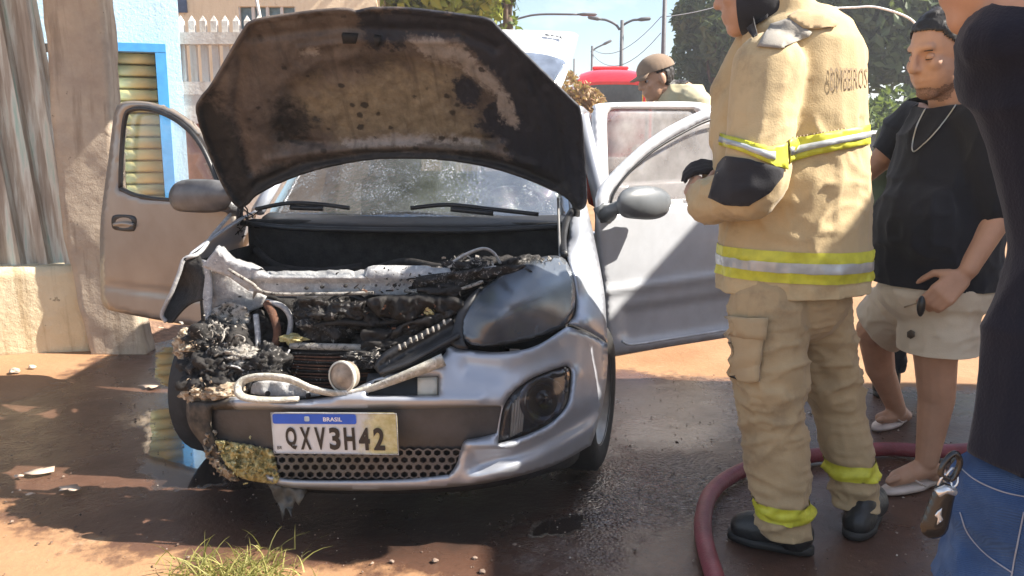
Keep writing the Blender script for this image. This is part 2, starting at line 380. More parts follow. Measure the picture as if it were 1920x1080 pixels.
v, f = rough_box((at(112, 250, 5.12)[0], 5.06, -.03), (at(204, 60, 5.12)[0], 5.20, 3.3), .035, .011, 4.5, 8, post_taper); obj('gate_post', v, f, POSTM, label='rough concrete gate post behind the open left door', cat='post')
def sheet_mat():
    t = NT('faded_sheet_metal'); n = t.noise(2, 8, .6, vec=t.n('ShaderNodeMapping', k0=t.co(), k3=(9, 9, .8)).outputs[0])
    c = t.ramp(n, (.3, (.24, .19, .15)), (.47, (.38, .33, .27)), (.58, (.58, .58, .52)), (.70, (.30, .48, .42))); t.set(Base_Color=c, Roughness=.55, Metallic=.15); t.bump(t.noise(16, 5), .15, .01); return t.m
SHEET = sheet_mat()
gate = thing('sheet_metal_gate', 'ribbed faded sheet-metal gate standing on the low plaster wall', 'gate', (-4.0, 5.25, zt))
per = .150; gx0 = at(158, 480, 5.25)[0]; nper = 12; lean = -.085
prof = [(-.03, 0), (.30, 0), (.40, -.060), (.74, -.060), (.84, 0), (1.03, 0)]
for i in range(nper):
    P0 = gx0 - (i + 1) * per; vs = []; zz = np.linspace(0, 2.3, 12)
    for z in zz:
        for a, d in prof[:]: vs.append((P0 + a * per + lean * z + .001 * sin(z * 2 + i), 5.27 + d + .003 * sin(i * .6 + z * 2) + .002 * (i % 2), zt + .005 + z))
    m = len(prof); o = obj('ribbed_sheet', wrot(vs), [(j * m + k, j * m + k + 1, (j + 1) * m + k + 1, (j + 1) * m + k) for j in range(11) for k in range(m - 1)], SHEET, gate, smooth=False); solid(o, .003, 0)
for z in (.25, 1.3): mbx = MB().box((-4.0 + lean * z, 5.33, zt + z), (3.0, .04, .05)); obj('gate_rail', wrot(mbx.v), mbx.f, SHEET, gate, smooth=False)
# flat slab added above the gate, out of view, to shade its upper half
g0 = thing('shade_porch_roof', 'unseen concrete porch slab added above the sheet-metal gate to shade it', 'roof', (-3.0, 5.0, 2.75))
MB().box((-2.6, 4.98, 2.85), (3.4, 1.0, .14)).obj('slab', POSTM, g0, smooth=False); MB().box((-2.6, 4.47, 2.80), (3.4, .05, .30)).obj('fascia', POSTM, g0, smooth=False)
# dirt and rubble at the foot of the post
v = []; n = 46
mx0, my0 = atZ(240, 636)[:2]
gxx, gyy = np.meshgrid(np.linspace(-.62, .55, n), np.linspace(-.3, .42, n)); P = np.c_[gxx.ravel(), gyy.ravel()]
hz = .17 * np.exp(-((P[:, 0] + .12) / .26) ** 2 - ((P[:, 1] - .16) / .22) ** 2) * (1 + .5 * fbm(np.c_[P, 0 * P[:, :1]], 9, 4, 2)) - .012
obj('dirt_heap', np.c_[P[:, 0] + mx0, P[:, 1] + my0, hz], [(j * n + i, j * n + i + 1, (j + 1) * n + i + 1, (j + 1) * n + i) for j in range(n - 1) for i in range(n - 1)], simple('loose_red_dirt', (.20, .12, .08), .95, var=.4, vs=30, bump=.8, bs=60), label='small heap of red dirt at the foot of the gate post', cat='dirt')
def pebble(name, u, v, r, mat, seed, label, flat=.5, group=None, cat='stone', lift=0):
    bm = bmesh.new(); bmesh.ops.create_icosphere(bm, subdivisions=3, radius=1); P = A([tuple(q.co) for q in bm.verts]); f = [[q.index for q in p.verts] for p in bm.faces]; bm.free()
    P = P * (1 + .35 * fbm(P + seed * 5, 1.3, 3, seed))[:, None] * A([1, .8, flat]); p0 = atZ(float(u), float(v)); P = P * r; return obj(name, P + p0 - A([0, 0, P[:, 2].min() + .004 - lift]), f, mat, label=label, cat=cat, group=group)
PEB = simple('pale_stone', (.52, .42, .32), .85, var=.25, bump=.4, bs=60)
for i, (u, v_, r, lb) in enumerate([(262, 622, .045, 'largest pale stone on the dirt heap by the post'), (285, 628, .030, 'pale stone right of the largest one by the dirt heap'), (248, 634, .028, 'pale stone at the front of the dirt heap'), (300, 622, .035, 'pale stone under the open left door'), (27, 699, .03, 'pale stone on the sunlit ground at the left edge'), (60, 690, .02, 'tiny pale stone on the sunlit ground by the low wall')]): pebble('stone', u, v_, r, PEB, i + 1, lb)
PAPER = simple('pale_litter', (.50, .38, .29), .8, var=.15)
for i, (u, v_, r, lb) in enumerate([(76, 886, .052, 'large pale flat scrap lying on the wet ground, left of the car'), (131, 918, .040, 'smaller pale flat scrap beside the large one on wet ground'), (36, 895, .018, 'tiny pale scrap farthest left on the wet ground'), (58, 929, .014, 'tiny pale scrap nearest the sunlit edge at the left'), (285, 726, .045, 'thin pale scrap between the two puddles left of the car')]):
    g = np.random.default_rng(i); p0 = atZ(float(u), float(v_)); q = [p0 + A([r * (1 + .35 * g.normal()) * cos(t), r * .8 * (1 + .3 * g.normal()) * sin(t), .006 + .004 * g.random()]) for t in np.linspace(0, 2 * pi, 11, endpoint=False)]
    o = obj('litter_scrap', q + [p0 + A([0, 0, .012])], [(k, (k + 1) % 11, 11) for k in range(11)], PAPER, label=lb, cat='litter'); solid(o, .003, -1)
for i, (lb, u, v_, r) in enumerate([('small stone on the wet ground nearest the grass tuft', 735, 1052, .008), ('small flat stone right of the hanging plastic shred', 815, 1052, .011), ('small dark stone below the middle of the bumper', 890, 1046, .008), ('small stone nearest the bottom edge under the bumper corner', 905, 1072, .010), ('small stone just left of the pebbly puddle', 965, 1020, .007), ('small stone between the pebbly puddle and the hose', 1190, 1030, .007)]):
    pebble('stone', u, v_, r, simple('muddy_stone', (.24, .17, .13), .7, var=.3) if 'muddy_stone' not in MATS else MATS['muddy_stone'], i + 9, lb)

# ---- blue-trimmed shop with a roller shutter
SH = thing('shop_building', 'pale blue rendered shop with a yellow roller shutter', 'building', (-3.9, 8.6, 0))
BLUEW = plaster_mat('pale_blue_render', (.40, .60, .78), (.46, .67, .84), (.36, .52, .66), 2); TRIM = simple('blue_trim_paint', (.06, .30, .66), .5, var=.12); SLATM = simple('yellow_slat_paint', (.72, .58, .26), .45, var=.14, vs=5)
Ys = 8.6; xa, xb = at(226, 250, Ys)[0], at(296, 250, Ys)[0]; xw = at(337, 200, Ys)[0]; ztop = at(250, 96, Ys)[2]
m = MB(); m.box(((xb + xw) / 2, Ys + .10, 1.9), (xw - xb, .2, 3.8)); m.obj('wall', BLUEW, SH, smooth=False)
MB().box(((xa + xb) / 2, Ys + .10, (ztop + 3.8) / 2), (xb - xa, .2, 3.8 - ztop)).obj('wall', BLUEW, SH, smooth=False)
MB().box((xa - 2.0, Ys + .10, 1.9), (4.0, .2, 3.8)).obj('wall', BLUEW, SH, smooth=False)
MB().box((xw - .6, Ys + .32, 1.9), (1.0, .2, 3.8)).obj('back_wall', BLUEW, SH, smooth=False)
fw = .10
MB().box((xb + fw / 2, Ys - .02, ztop / 2), (fw, .07, ztop)).obj('door_trim', TRIM, SH, smooth=False); MB().box((xa - fw / 2, Ys - .02, ztop / 2), (fw, .07, ztop)).obj('door_trim', TRIM, SH, smooth=False); MB().box(((xa + xb) / 2, Ys - .023, ztop + .04), (xb - xa + 2 * fw, .07, .08)).obj('door_trim', TRIM, SH, smooth=False)
shut = MB().box(((xa + xb) / 2, Ys + .16, ztop / 2), (xb - xa, .02, ztop)).obj('roller_shutter', SLATM, SH, smooth=False)
ph = .118; ns = int(ztop / ph)
for k in range(ns + 1):
    z1 = ztop - k * ph; z0 = max(z1 - ph + .008, .02)
    if z1 - z0 < .03: continue
    y0 = Ys + .10; q = [(0, z0), (-.030, z0 + .2 * (z1 - z0)), (-.034, z0 + .5 * (z1 - z0)), (-.022, z0 + .85 * (z1 - z0)), (.012, z1)]
    vv = [(x, y0 + d, z) for x in (xa + .01, xb - .01) for d, z in q]; o = obj('slat', vv, [(i, i + 1, 5 + i + 1, 5 + i) for i in range(4)], SLATM, shut); solid(o, .006, 0)

SH.rotation_euler = (0, 0, R(20))
# ---- baluster fence and house behind it
FE = thing('baluster_fence', 'pale concrete fence with two rows of pickets beside the blue shop', 'fence', (-3.0, 8.95, 0)); CONC = plaster_mat('pale_concrete', (.56, .52, .48), (.64, .61, .57), (.40, .34, .29), 5)
Yf = 8.95; fx0, fx1 = at(318, 200, Yf)[0], at(760, 200, Yf)[0]
def zf(v): return at(390, v, Yf)[2]
MB().box(((fx0 + fx1) / 2, Yf, zf(178) / 2), (fx1 - fx0, .14, zf(178))).obj('base_wall', CONC, FE, smooth=False)
for a, b in ((178, 154), (84, 62)): MB().box(((fx0 + fx1) / 2, Yf, (zf(a) + zf(b)) / 2), (fx1 - fx0, .16, zf(b) - zf(a))).obj('rail', CONC, FE, smooth=False)
pk0 = MB().box((0, 0, .5), (.055, .06, 1.0)); npk = int((fx1 - fx0) / .112)
def picket(x, z0, z1, w, pt):
    q = MB().box((x, Yf, (z0 + z1) / 2), (w, .05, z1 - z0)); 
    if pt: n_ = len(q.v); q.add([(x - w / 2, Yf - .025, z1), (x + w / 2, Yf - .025, z1), (x + w / 2, Yf + .025, z1), (x - w / 2, Yf + .025, z1), (x, Yf, z1 + .06)], [(0, 1, 4), (1, 2, 4), (2, 3, 4), (3, 0, 4)])
    return q.obj('picket', CONC, FE, smooth=False)
for k in range(npk):
    x = fx0 + .06 + k * .112; picket(x, zf(154), zf(84), .065, False); picket(x, zf(62), zf(40), .06, True)
MB().box(((at(350, 290, Yf)[0] + at(440, 290, Yf)[0]) / 2, Yf - .10, zf(232) / 2), (.60, .05, zf(232))).obj('fence_door', simple('red_brown_door', (.26, .12, .09), .6, var=.2), FE, smooth=False)
HO = thing('house', 'cream rendered house behind the pale concrete fence', 'house', (-4.5, 15.5, 0)); Yh = 15.5; CREAM = plaster_mat('cream_render', (.72, .58, .40), (.78, .64, .46), (.62, .48, .32), 1.5)
def hp(u, v): return at(u, v, Yh)
hx0, hx1 = hp(250, 0)[0], hp(705, 0)[0]
wins = [(hp(446, 12), hp(556, 58)), (hp(318, -2), hp(352, 24))]
zw0, zw1 = wins[0][1][2], wins[0][0][2]
segs = [(hx0, wins[0][0][0], 0, 4.9), (wins[0][1][0], hx1, 0, 4.9), (wins[0][0][0], wins[0][1][0], 0, zw0), (wins[0][0][0], wins[0][1][0], zw1, 4.9)]
for a, b, c_, d in segs: MB().box(((a + b) / 2, Yh + .1, (c_ + d) / 2), (b - a, .2, d - c_)).obj('wall', CREAM, HO, smooth=False)
def hwin(p, q, bars):
    w = MB().box(((p[0] + q[0]) / 2, Yh + .15, (p[2] + q[2]) / 2), (q[0] - p[0], .02, p[2] - q[2])).obj('window', simple('window_pane_blue', (.16, .24, .28), .15), HO, smooth=False)
    for k in range(bars + 1): MB().box((p[0] + (q[0] - p[0]) * k / bars, Yh + .05, (p[2] + q[2]) / 2), (.05, .06, p[2] - q[2])).obj('frame_bar', CONC, w, smooth=False)
    MB().box(((p[0] + q[0]) / 2, Yh + .04, q[2]), (q[0] - p[0] + .1, .1, .06)).obj('sill', CONC, w, smooth=False)
hwin(*wins[0], 4)
p, q = wins[1]; w = MB().box(((p[0] + q[0]) / 2, Yh - .02, (p[2] + q[2]) / 2), (q[0] - p[0], .04, p[2] - q[2])).obj('window', simple('dark_blue_shutter', (.06, .09, .16), .4), HO, smooth=False)
MB().box(((hx0 + hx1) / 2, Yh + 1.8, 5.0), (hx1 - hx0 + .6, 4.4, .2)).obj('roof', simple('clay_roof', (.4, .2, .13), .8), HO, smooth=False)
MB().box((hx1 - .1, Yh + 2.1, 2.45), (.2, 3.8, 4.9)).obj('side_wall', CREAM, HO, smooth=False)
MB().tube([at(470, -60, 13), at(488, 36, 13), at(505, 200, 13)], .025, 6).obj('pole', CONC, label='thin pale slanting pole in front of the cream house', cat='pole')

# ---- trees
BARK = simple('bark', (.12, .085, .06), .95, var=.35, bump=.7, bs=25)
def leaf_mat(name, a, b):
    t = NT(name); i = t.n('ShaderNodeObjectInfo'); g = t.n('ShaderNodeNewGeometry'); c = t.mix(g.outputs['Random Per Island'], a, b); t.set(Base_Color=c, Roughness=.55, Specular_IOR_Level=.3)
    tr = t.n('ShaderNodeBsdfTranslucent'); t.put(tr.inputs[0], t.mix(.5, c, (.3, .4, .05))); m = t.n('ShaderNodeMixShader'); m.inputs[0].default_value = .3; t.put(m.inputs[1], t.b.outputs[0]); t.put(m.inputs[2], tr.outputs[0]); t.put(t.t.nodes['Material Output'].inputs[0], m.outputs[0]); return t.m
LEAF_D = leaf_mat('dark_leaves', (.035, .060, .030), (.10, .14, .060)); LEAF_Y = leaf_mat('yellow_green_leaves', (.14, .18, .03), (.32, .34, .06)); LEAF_M = leaf_mat('mid_green_leaves', (.05, .09, .03), (.13, .17, .05))
def tree(label, base, h, rx, rz, mat, seed, leaf=.16, nl=7000, group=None, trunk=.16, cz=None, name='tree', lean=(0, 0)):
    g = np.random.default_rng(seed); base = A(base, float); cz = cz or h - rz * .9; T = thing(name, label, 'tree' if name == 'tree' else name, tuple(base), 0, group); base0 = base; base = base + A([lean[0], lean[1], 0])
    mb = MB(); top = base + A([.2 * g.normal(), .2 * g.normal(), cz]); mb.tube(cr([base0 - A([0, 0, .1]), base0 * .75 + base * .25 + A([.1, 0, cz * .45]), top], 6), np.linspace(trunk, trunk * .5, 13), 9)
    lob = []
    for k in range(16):
        d = g.normal(size=3); d /= np.linalg.norm(d); c0 = base + A([0, 0, cz]) + d * A([rx, rx, rz]) * g.uniform(.35, .8); lob.append((c0, g.uniform(.28, .5)))
        if k < 9: mb.tube(cr([base + A([0, 0, cz * g.uniform(.5, .8)]), (base + A([0, 0, cz]) + c0) / 2 + g.normal(size=3) * .15, c0], 4), np.linspace(trunk * .4, trunk * .1, 9), 6)
    mb.obj('trunk', BARK, T)
    which = g.integers(0, len(lob), nl); dirs = g.normal(size=(nl, 3)); dirs /= np.linalg.norm(dirs, axis=1)[:, None]; rr = g.uniform(.55, 1.08, nl) ** .6
    cen = A([lob[w][0] for w in which]) + dirs * rr[:, None] * A([lob[w][1] for w in which])[:, None] * A([rx, rx, rz])
    a = g.normal(size=(nl, 3)); a /= np.linalg.norm(a, axis=1)[:, None]; b = np.cross(a, g.normal(size=(nl, 3))); b /= np.linalg.norm(b, axis=1)[:, None]; sz = leaf * g.uniform(.5, 1.3, (nl, 1)); n_ = np.cross(a, b)
    V = np.stack([cen - a * sz, cen + b * sz * .45 + n_ * sz * .12, cen + a * sz, cen - b * sz * .45 + n_ * sz * .12], 1).reshape(-1, 3); Fc = np.arange(nl * 4).reshape(-1, 4)
    o = obj('crown', V, Fc, mat, T, smooth=False); return T
def gx_at(u, Y): return at(u, 257, Y)[0]
tree('dark round tree left of the firefighter, behind the fire engine', (gx_at(1335, 30), 30, 0), 5.9, 2.0, 2.3, LEAF_D, 1, .20, 7000)
tree('dark bushy tree right behind the firefighter\'s head', (gx_at(1450, 33), 33, 0), 8.5, 3.0, 3.6, LEAF_D, 2, .24, 8000)
tree('tall dark tree seen between the firefighter and the man in black', (gx_at(1580, 31), 31, 0), 10.5, 3.4, 4.6, LEAF_D, 3, .24, 11000)
tree('large dark tree behind the white lamp arm', (gx_at(1690, 30), 30, 0), 11, 3.4, 5.0, LEAF_D, 4, .24, 11000)
tree('mid green tree farthest right, behind the man in black', (gx_at(1840, 31), 31, 0), 10, 3.4, 4.6, LEAF_M, 5, .24, 8000)
for i, (u, Y, h, rx, lb) in enumerate([(1600, 27, 3.0, 1.7, 'low green bush under the tall trees beside the white car'), (1700, 27.5, 3.2, 1.8, 'low green bush under the large dark tree by the lamp'), (1500, 28, 3.0, 1.9, 'low green bush hidden partly by the firefighter'), (1390, 29, 2.6, 1.9, 'low bush between the fire engine and the firefighter'), (1800, 28, 3.2, 2.0, 'low bush behind the man in black')]): tree(lb, (gx_at(u, Y), Y, 0), h, rx, h * .5, LEAF_M, 20 + i, .18, 4200, trunk=.08, cz=h * .5, name='bush')
tree('yellow-green tree rising behind the open bonnet', (gx_at(835, 17.5), 17.5, 0), 7.4, 2.3, 2.6, LEAF_Y, 8, .15, 9000)
tree('feathery green tree right of the yellow-green one, above the raised tailgate', (gx_at(950, 19), 19, 0), 7.9, 1.1, 2.4, LEAF_M, 9, .13, 4200)
# shade tree standing behind the photographer, mirrored in the windscreen
tree('leafy tree leaning over the car from beyond the left gate, above the picture', (-4.9, 6.4, 0), 7.6, 2.3, 1.7, LEAF_M, 12, .13, 6500, cz=5.9, lean=(2.9, -1.6))

# ---- lamp posts, poles and wires
POLE = simple('grey_pole', (.10, .10, .11), .6, var=.2); WHPOLE = simple('white_lamp_pole', (.72, .72, .72), .5)
def lamppost(label, u, Y, vtop, arms, mat, r=.06, group=None, name='street_lamp'):
    x = gx_at(u, Y); T = thing(name, label, 'street lamp' if arms else 'pole', (x, Y, 0)); zt_ = at(u, vtop, Y)[2]; MB().tube([(x, Y, 0), (x, Y, zt_ * .5), (x, Y, zt_)], [r, r * .85, r * .7], 8).obj('pole', mat, T)
    for a in arms:
        q = [at(p[0], p[1], Y) for p in a]; o = MB().tube(cr(q, 5), r * .5, 6).obj('arm', mat, T); d = q[-1] - q[-2]; d /= np.linalg.norm(d)
        MB().tube([q[-1] - d * .05, q[-1] + d * .12, q[-1] + d * .45, q[-1] + d * .5], [r * .5, r * 1.3, r * 1.2, r * .4], 8, flat=.6).obj('lamp_head', mat, T)
lamppost('grey double-armed street lamp above the fire engine', 1162, 34, 38, [[(1162, 56), (1170, 46), (1186, 38), (1196, 37)], [(1162, 56), (1154, 46), (1138, 38), (1126, 36)]], POLE, .10)
lamppost('tall grey utility pole above the man in the cap', 1239, 26, -60, [], POLE, .085, name='utility_pole')
lamppost('short distant pole just left of the fire engine', 1108, 44, 86, [[(1108, 98), (1118, 90), (1130, 84)]], POLE, .09)
lamppost('most distant thin pole beside the raised tailgate', 1075, 60, 110, [], POLE, .09, name='utility_pole')
lamppost('dark street lamp whose arm shows above the raised tailgate', 905, 24, 60, [[(905, 62), (940, 46), (975, 34), (1012, 27), (1085, 27)]], POLE, .06)
lamppost('white street lamp with a long curved arm in front of the dark trees', 1719, 20, 60, [[(1719, 62), (1716, 44), (1690, 27), (1640, 13), (1600, 14), (1570, 15)]], WHPOLE, .05)
def wire(label, a, b, sag): q = [A(a) + (A(b) - A(a)) * t - A([0, 0, sag * 4 * t * (1 - t)]) for t in np.linspace(0, 1, 14)]; MB().tube(q, .014, 4).obj('overhead_wire', POLE, label=label, cat='wire')
wire('upper overhead wire running right from the tall pole', at(1239, 32, 26), at(1500, -60, 30), .3); wire('upper overhead wire running left from the tall pole', at(1239, 32, 26), at(1108, 90, 44), .6); wire('lower overhead wire between the tall pole and the short distant pole', at(1239, 62, 26), at(1108, 98, 44), .8)

# ---- fire engine, parked white car
FT = thing('fire_engine', 'red fire engine cab beyond the open rear door', 'truck', (gx_at(1150, 22), 23, 0)); RED = simple('fire_red_paint', (.62, .02, .035), .25, var=.08, coat=.5)
def tb(name, lo, hi, mat, bv=.1, parent=FT): o = MB().box((A(lo) + A(hi)) / 2, A(hi) - A(lo)).obj(name, mat, parent, smooth=False); bevel(o, bv, 3); return o
ex0, ex1, ey = gx_at(1078, 22), gx_at(1222, 22), 22.0; ztp = at(1150, 124, 22)[2]
# cab with a domed roof
xs_ = np.linspace(0, 1, 9); rows = []
for y, zl, ins in ((ey, 2.60, .0), (ey - .05, 2.72, .02), (ey + .15, ztp - .16, .12), (ey + .5, ztp - .02, .2), (ey + 1.4, ztp, .22), (ey + 2.2, ztp - .05, .2)): rows.append([(ex0 + ins + (ex1 - ex0 - 2 * ins) * t, y, zl - .10 * (2 * t - 1) ** 4) for t in xs_])
g = A(rows); o = obj('cab_roof', g.reshape(-1, 3), [(i * 9 + j, i * 9 + j + 1, (i + 1) * 9 + j + 1, (i + 1) * 9 + j) for i in range(5) for j in range(8)], RED, FT); subsurf(o, 1)
tb('cab_body', (ex0, ey, .55), (ex1, ey + 2.2, 2.12), RED); tb('windscreen', (ex0 + .1, ey + .02, 2.08), (ex1 - .1, ey + .12, 2.66), simple('truck_glass', (.05, .06, .07), .08), .03); tb('cab_back', (ex0 + .05, ey + .9, 1.7), (ex1 - .05, ey + 2.2, 2.8), RED)
tb('rear_body', (ex0 - .02, ey + 2.4, .6), (ex1 + .02, ey + 6.5, 2.7), RED); tb('front_bumper', (ex0 - .05, ey - .18, .45), (ex1 + .05, ey + .1, .80), simple('truck_bumper_white', (.7, .7, .68), .4), .05)
for x in (ex0 + .12, ex1 - .12):
    for y in (ey + .7, ey + 5.0): lathe_ = MB().tube([(x - .15, y, .5), (x + .15, y, .5)], .5, 20); lathe_.obj('wheel', simple('truck_tyre', (.02, .02, .02), .8) if 'truck_tyre' not in MATS else MATS['truck_tyre'], FT)
for x in (ex0 + .35, ex1 - .35): MB().ell((x, ey - .02, 1.0), (.14, .05, .12)).obj('headlight', CONC, FT)
tb('light_bar', (ex0 + .5, ey + .9, ztp - .02), (ex1 - .5, ey + 1.15, ztp + .07), simple('red_beacon', (.7, .05, .05), .2), .05)
tree('brown dry shrub just left of the fire engine', (gx_at(1082, 18), 18, 0), 2.65, .55, .8, leaf_mat('brown_dry_leaves', (.30, .15, .08), (.55, .38, .22)), 33, .08, 2600, trunk=.05, cz=1.9, name='shrub')
WC = thing('white_car', 'white car parked under the trees, seen past the firefighter\'s back', 'car', (gx_at(1650, 24), 24, 0)); WCP = simple('white_car_paint', (.75, .75, .76), .3, var=.05); wx = gx_at(1650, 24)
sec = [(-2.0, .5, .55), (-2.0, .75, .8), (-1.1, .95, .82), (-.5, 1.45, .68), (.6, 1.5, .68), (1.5, 1.0, .80), (2.0, .85, .78), (2.05, .5, .6)]
V = []; 
for x, z, hw in sec:
    for t in (-1, -.7, 0, .7, 1): V.append((wx + x, 24 + .82 * t * (hw / .82), z - .06 * abs(t) ** 3 if z > .6 else z))
for x in (-2.0, 2.05): 
    for t in (-1, -.7, 0, .7, 1): V.append((wx + x, 24 + .8 * t, .3))
fc = [(i * 5 + j, i * 5 + j + 1, (i + 1) * 5 + j + 1, (i + 1) * 5 + j) for i in range(7) for j in range(4)]
o = obj('body', V, fc, WCP, WC); solid(o, .03, 0); tb('side_panel', (wx - 2.0, 23.22, .28), (wx + 2.03, 23.30, .88), WCP, .02, WC); tb('side_panel', (wx - 2.0, 24.70, .28), (wx + 2.03, 24.78, .88), WCP, .02, WC)
tb('side_window', (wx - .8, 23.34, .92), (wx + 1.0, 23.37, 1.34), MATS['truck_glass'], .01, WC)
for x in (-1.3, 1.3): MB().tube([(wx + x, 23.2, .31), (wx + x, 23.4, .31)], .31, 18).obj('wheel', MATS['truck_tyre'], WC)
SG = thing('warning_sign', 'small yellow and red warning board beside the man in the cap', 'sign', (gx_at(1212, 12), 12, 0)); p = at(1205, 168, 12); q = at(1226, 196, 12); tb('board', (p[0], 12, q[2]), (q[0], 12.03, p[2]), simple('sign_yellow', (.85, .55, .03), .4), .004, SG); MB().tube([((p[0] + q[0]) / 2, 12.05, 0), ((p[0] + q[0]) / 2, 12.05, p[2])], .025, 8).obj('post', POLE, SG)
tb('red_stripe', (p[0] + .01, 11.985, q[2] + .02), (p[0] + .04, 11.998, p[2] - .02), RED, .002, SG); tb('red_stripe', (q[0] - .06, 11.985, q[2] + .02), (q[0] - .03, 11.998, p[2] - .02), RED, .002, SG)

# ---- unseen box truck, added at the right to cast shade over the wet ground
BT = thing('shade_box_truck', 'unseen white box truck added at the right to cast shade', 'truck', (4.6, 1.2, 0))
tb('cargo_box', (3.35, -.8, .9), (5.6, 4.15, 3.35), WCP, .04, BT); tb('chassis', (3.7, -2.6, .45), (5.3, 4.1, .85), POLE, .02, BT); tb('cab', (3.45, -2.9, .6), (5.5, -1.0, 2.4), WCP, .15, BT)
for x in (3.6, 5.35):
    for y in (-2.0, 2.6): MB().tube([(x - .13, y, .45), (x + .13, y, .45)], .45, 20).obj('wheel', MATS['truck_tyre'], BT)

# ---- grass tuft and hose
GRASS = leaf_mat('dry_grass', (.20, .20, .06), (.42, .38, .14))
g = np.random.default_rng(5); mb = MB()
for k in range(420):
    p0 = atZ(float(440 + 62 * g.normal()), 1085. + 22 * g.normal()); ln = abs(g.normal(.065, .03)) + .03; d = A([g.normal() * .5, g.normal() * .5, 1.0]); d /= np.linalg.norm(d)
    if k < 26: ln = g.uniform(.10, .2); d = A([g.uniform(-.2, .9), g.normal() * .3, .75]); d /= np.linalg.norm(d)
    q = [p0 + d * ln * t + A([d[0] * .6, 0, -.55]) * ln * t * t * .7 for t in np.linspace(0, 1, 5)]; sd = np.cross(d, A([g.normal(), g.normal(), 0])); sd /= np.linalg.norm(sd) + 1e-6; w_ = .0028 if k >= 26 else .0035
    vv = []; 
    for i, x in enumerate(q): vv += [x - sd * w_ * (1 - i / 4.3), x + sd * w_ * (1 - i / 4.3)]
    mb.add(vv, [(2 * i, 2 * i + 1, 2 * i + 3, 2 * i + 2) for i in range(4)])
o = mb.obj('grass_tuft', GRASS, label='tuft of pale dry grass in front of the car\'s number plate', cat='grass'); o['kind'] = 'stuff'
hpts = [(1350, 1110), (1338, 1075), (1322, 1020), (1318, 975), (1330, 930), (1362, 898), (1420, 872), (1500, 858), (1560, 850), (1660, 842), (1760, 846), (1900, 838), (2100, 830)]
q = cr([atZ(float(u), float(v), .03) for u, v in hpts], 10); HOSE = simple('red_hose_rubber', (.24, .055, .065), .45, var=.3, vs=10, bump=.3, bs=120)
MB().tube(q, .029, 14).obj('fire_hose', HOSE, label='red rubber hose curving across the wet ground by the firefighter', cat='hose')

# ---- grit strewn over the yard
g = np.random.default_rng(77); NG = 2600; gu = 1.9 - 4.1 * g.uniform(0, 1, NG) ** 1.7; gv = g.uniform(1.75, 4.6, NG) ; sz = g.gamma(2.2, .0010, NG) + .0010; oc = A([(1, 0, 0), (-1, 0, 0), (0, 1, 0), (0, -1, 0), (0, 0, .7), (0, 0, -.5)]); of = A([(0, 2, 4), (2, 1, 4), (1, 3, 4), (3, 0, 4), (2, 0, 5), (1, 2, 5), (3, 1, 5), (0, 3, 5)])
th = g.uniform(0, 6.28, NG); rot = np.stack([np.stack([np.cos(th), -np.sin(th), 0 * th], -1), np.stack([np.sin(th), np.cos(th), 0 * th], -1), np.stack([0 * th, 0 * th, 1 + 0 * th], -1)], 1)
W = np.einsum('nij,kj->nki', rot, oc) * (sz[:, None, None] * g.uniform(.6, 1.4, (NG, 6, 1))) + np.stack([gu, gv, sz * .25 - .003], -1)[:, None]
gt = NT('grit'); ig = gt.n('ShaderNodeNewGeometry'); gt.set(Base_Color=gt.ramp(ig.outputs['Random Per Island'], (.0, (.05, .035, .028)), (.6, (.16, .10, .07)), (.9, (.34, .26, .20)), (1., (.6, .55, .48))), Roughness=.7)
o = obj('grit', W.reshape(-1, 3), (of[None] + 6 * np.arange(NG)[:, None, None]).reshape(-1, 3), gt.m, smooth=False, base=(0, 3, 0)); o['kind'] = 'stuff'; o['label'] = 'fine grit and pebbles strewn over the wet ground'; o['category'] = 'grit'
MB().box((at(152, 440, 5.2)[0], 5.19, zt + .20), (.045, .012, .40)).obj('gate_edge_strip', simple('turquoise_paint', (.12, .50, .42), .5, var=.3), gate, smooth=False)
# ---- hazy air: one closed box of even, pale volume round everything
hzm = bpy.data.materials.new('haze'); hzm.use_nodes = True; hn_ = hzm.node_tree
for q in list(hn_.nodes):
    if q.type != 'OUTPUT_MATERIAL': hn_.nodes.remove(q)
pv = hn_.nodes.new('ShaderNodeVolumePrincipled'); pv.inputs['Color'].default_value = (.93, .95, 1, 1); pv.inputs['Density'].default_value = .0022; pv.inputs['Anisotropy'].default_value = .2
hn_.links.new(pv.outputs[0], hn_.nodes['Material Output'].inputs['Volume'])
hb_ = MB().box((0, 180, 6.5), (640, 600, 15.2)); hz_o = hb_.obj('haze', hzm, smooth=False, base=(0, 180, -1.1)); hz_o['kind'] = 'stuff'; hz_o['label'] = 'thin pale haze filling the whole street'
# ================================================================== THE BURNT CAR
def paint_mat():
    t = NT('silver_paint'); d = t.ramp(t.noise(3.5, 6, .6), (.35, 0.), (.75, 1.)); fine = t.noise(60, 4)
    c = t.mix(t.math('MULTIPLY', d, .35), (.42, .445, .50), (.30, .28, .26))
    b = t.at('burn'); bn = t.step(t.math('ADD', b, t.math('MULTIPLY', t.math('SUBTRACT', t.noise(14, 6, .65), .5), 1.1)), .35, .62)
    c = t.mix(bn, c, t.ramp(t.noise(30, 6), (.35, (.02, .018, .016)), (.7, (.10, .08, .06))))
    t.set(Base_Color=c, Metallic=t.math('SUBTRACT', .38, t.math('MULTIPLY', bn, .38)), Roughness=t.math('ADD', t.math('ADD', .34, t.math('MULTIPLY', d, .16)), t.math('MULTIPLY', bn, .4)), Coat_Weight=t.math('SUBTRACT', .5, t.math('MULTIPLY', bn, .5)), Coat_Roughness=.12)
    t.bump(fine, .03, .002); return t.m
PAINT = paint_mat()
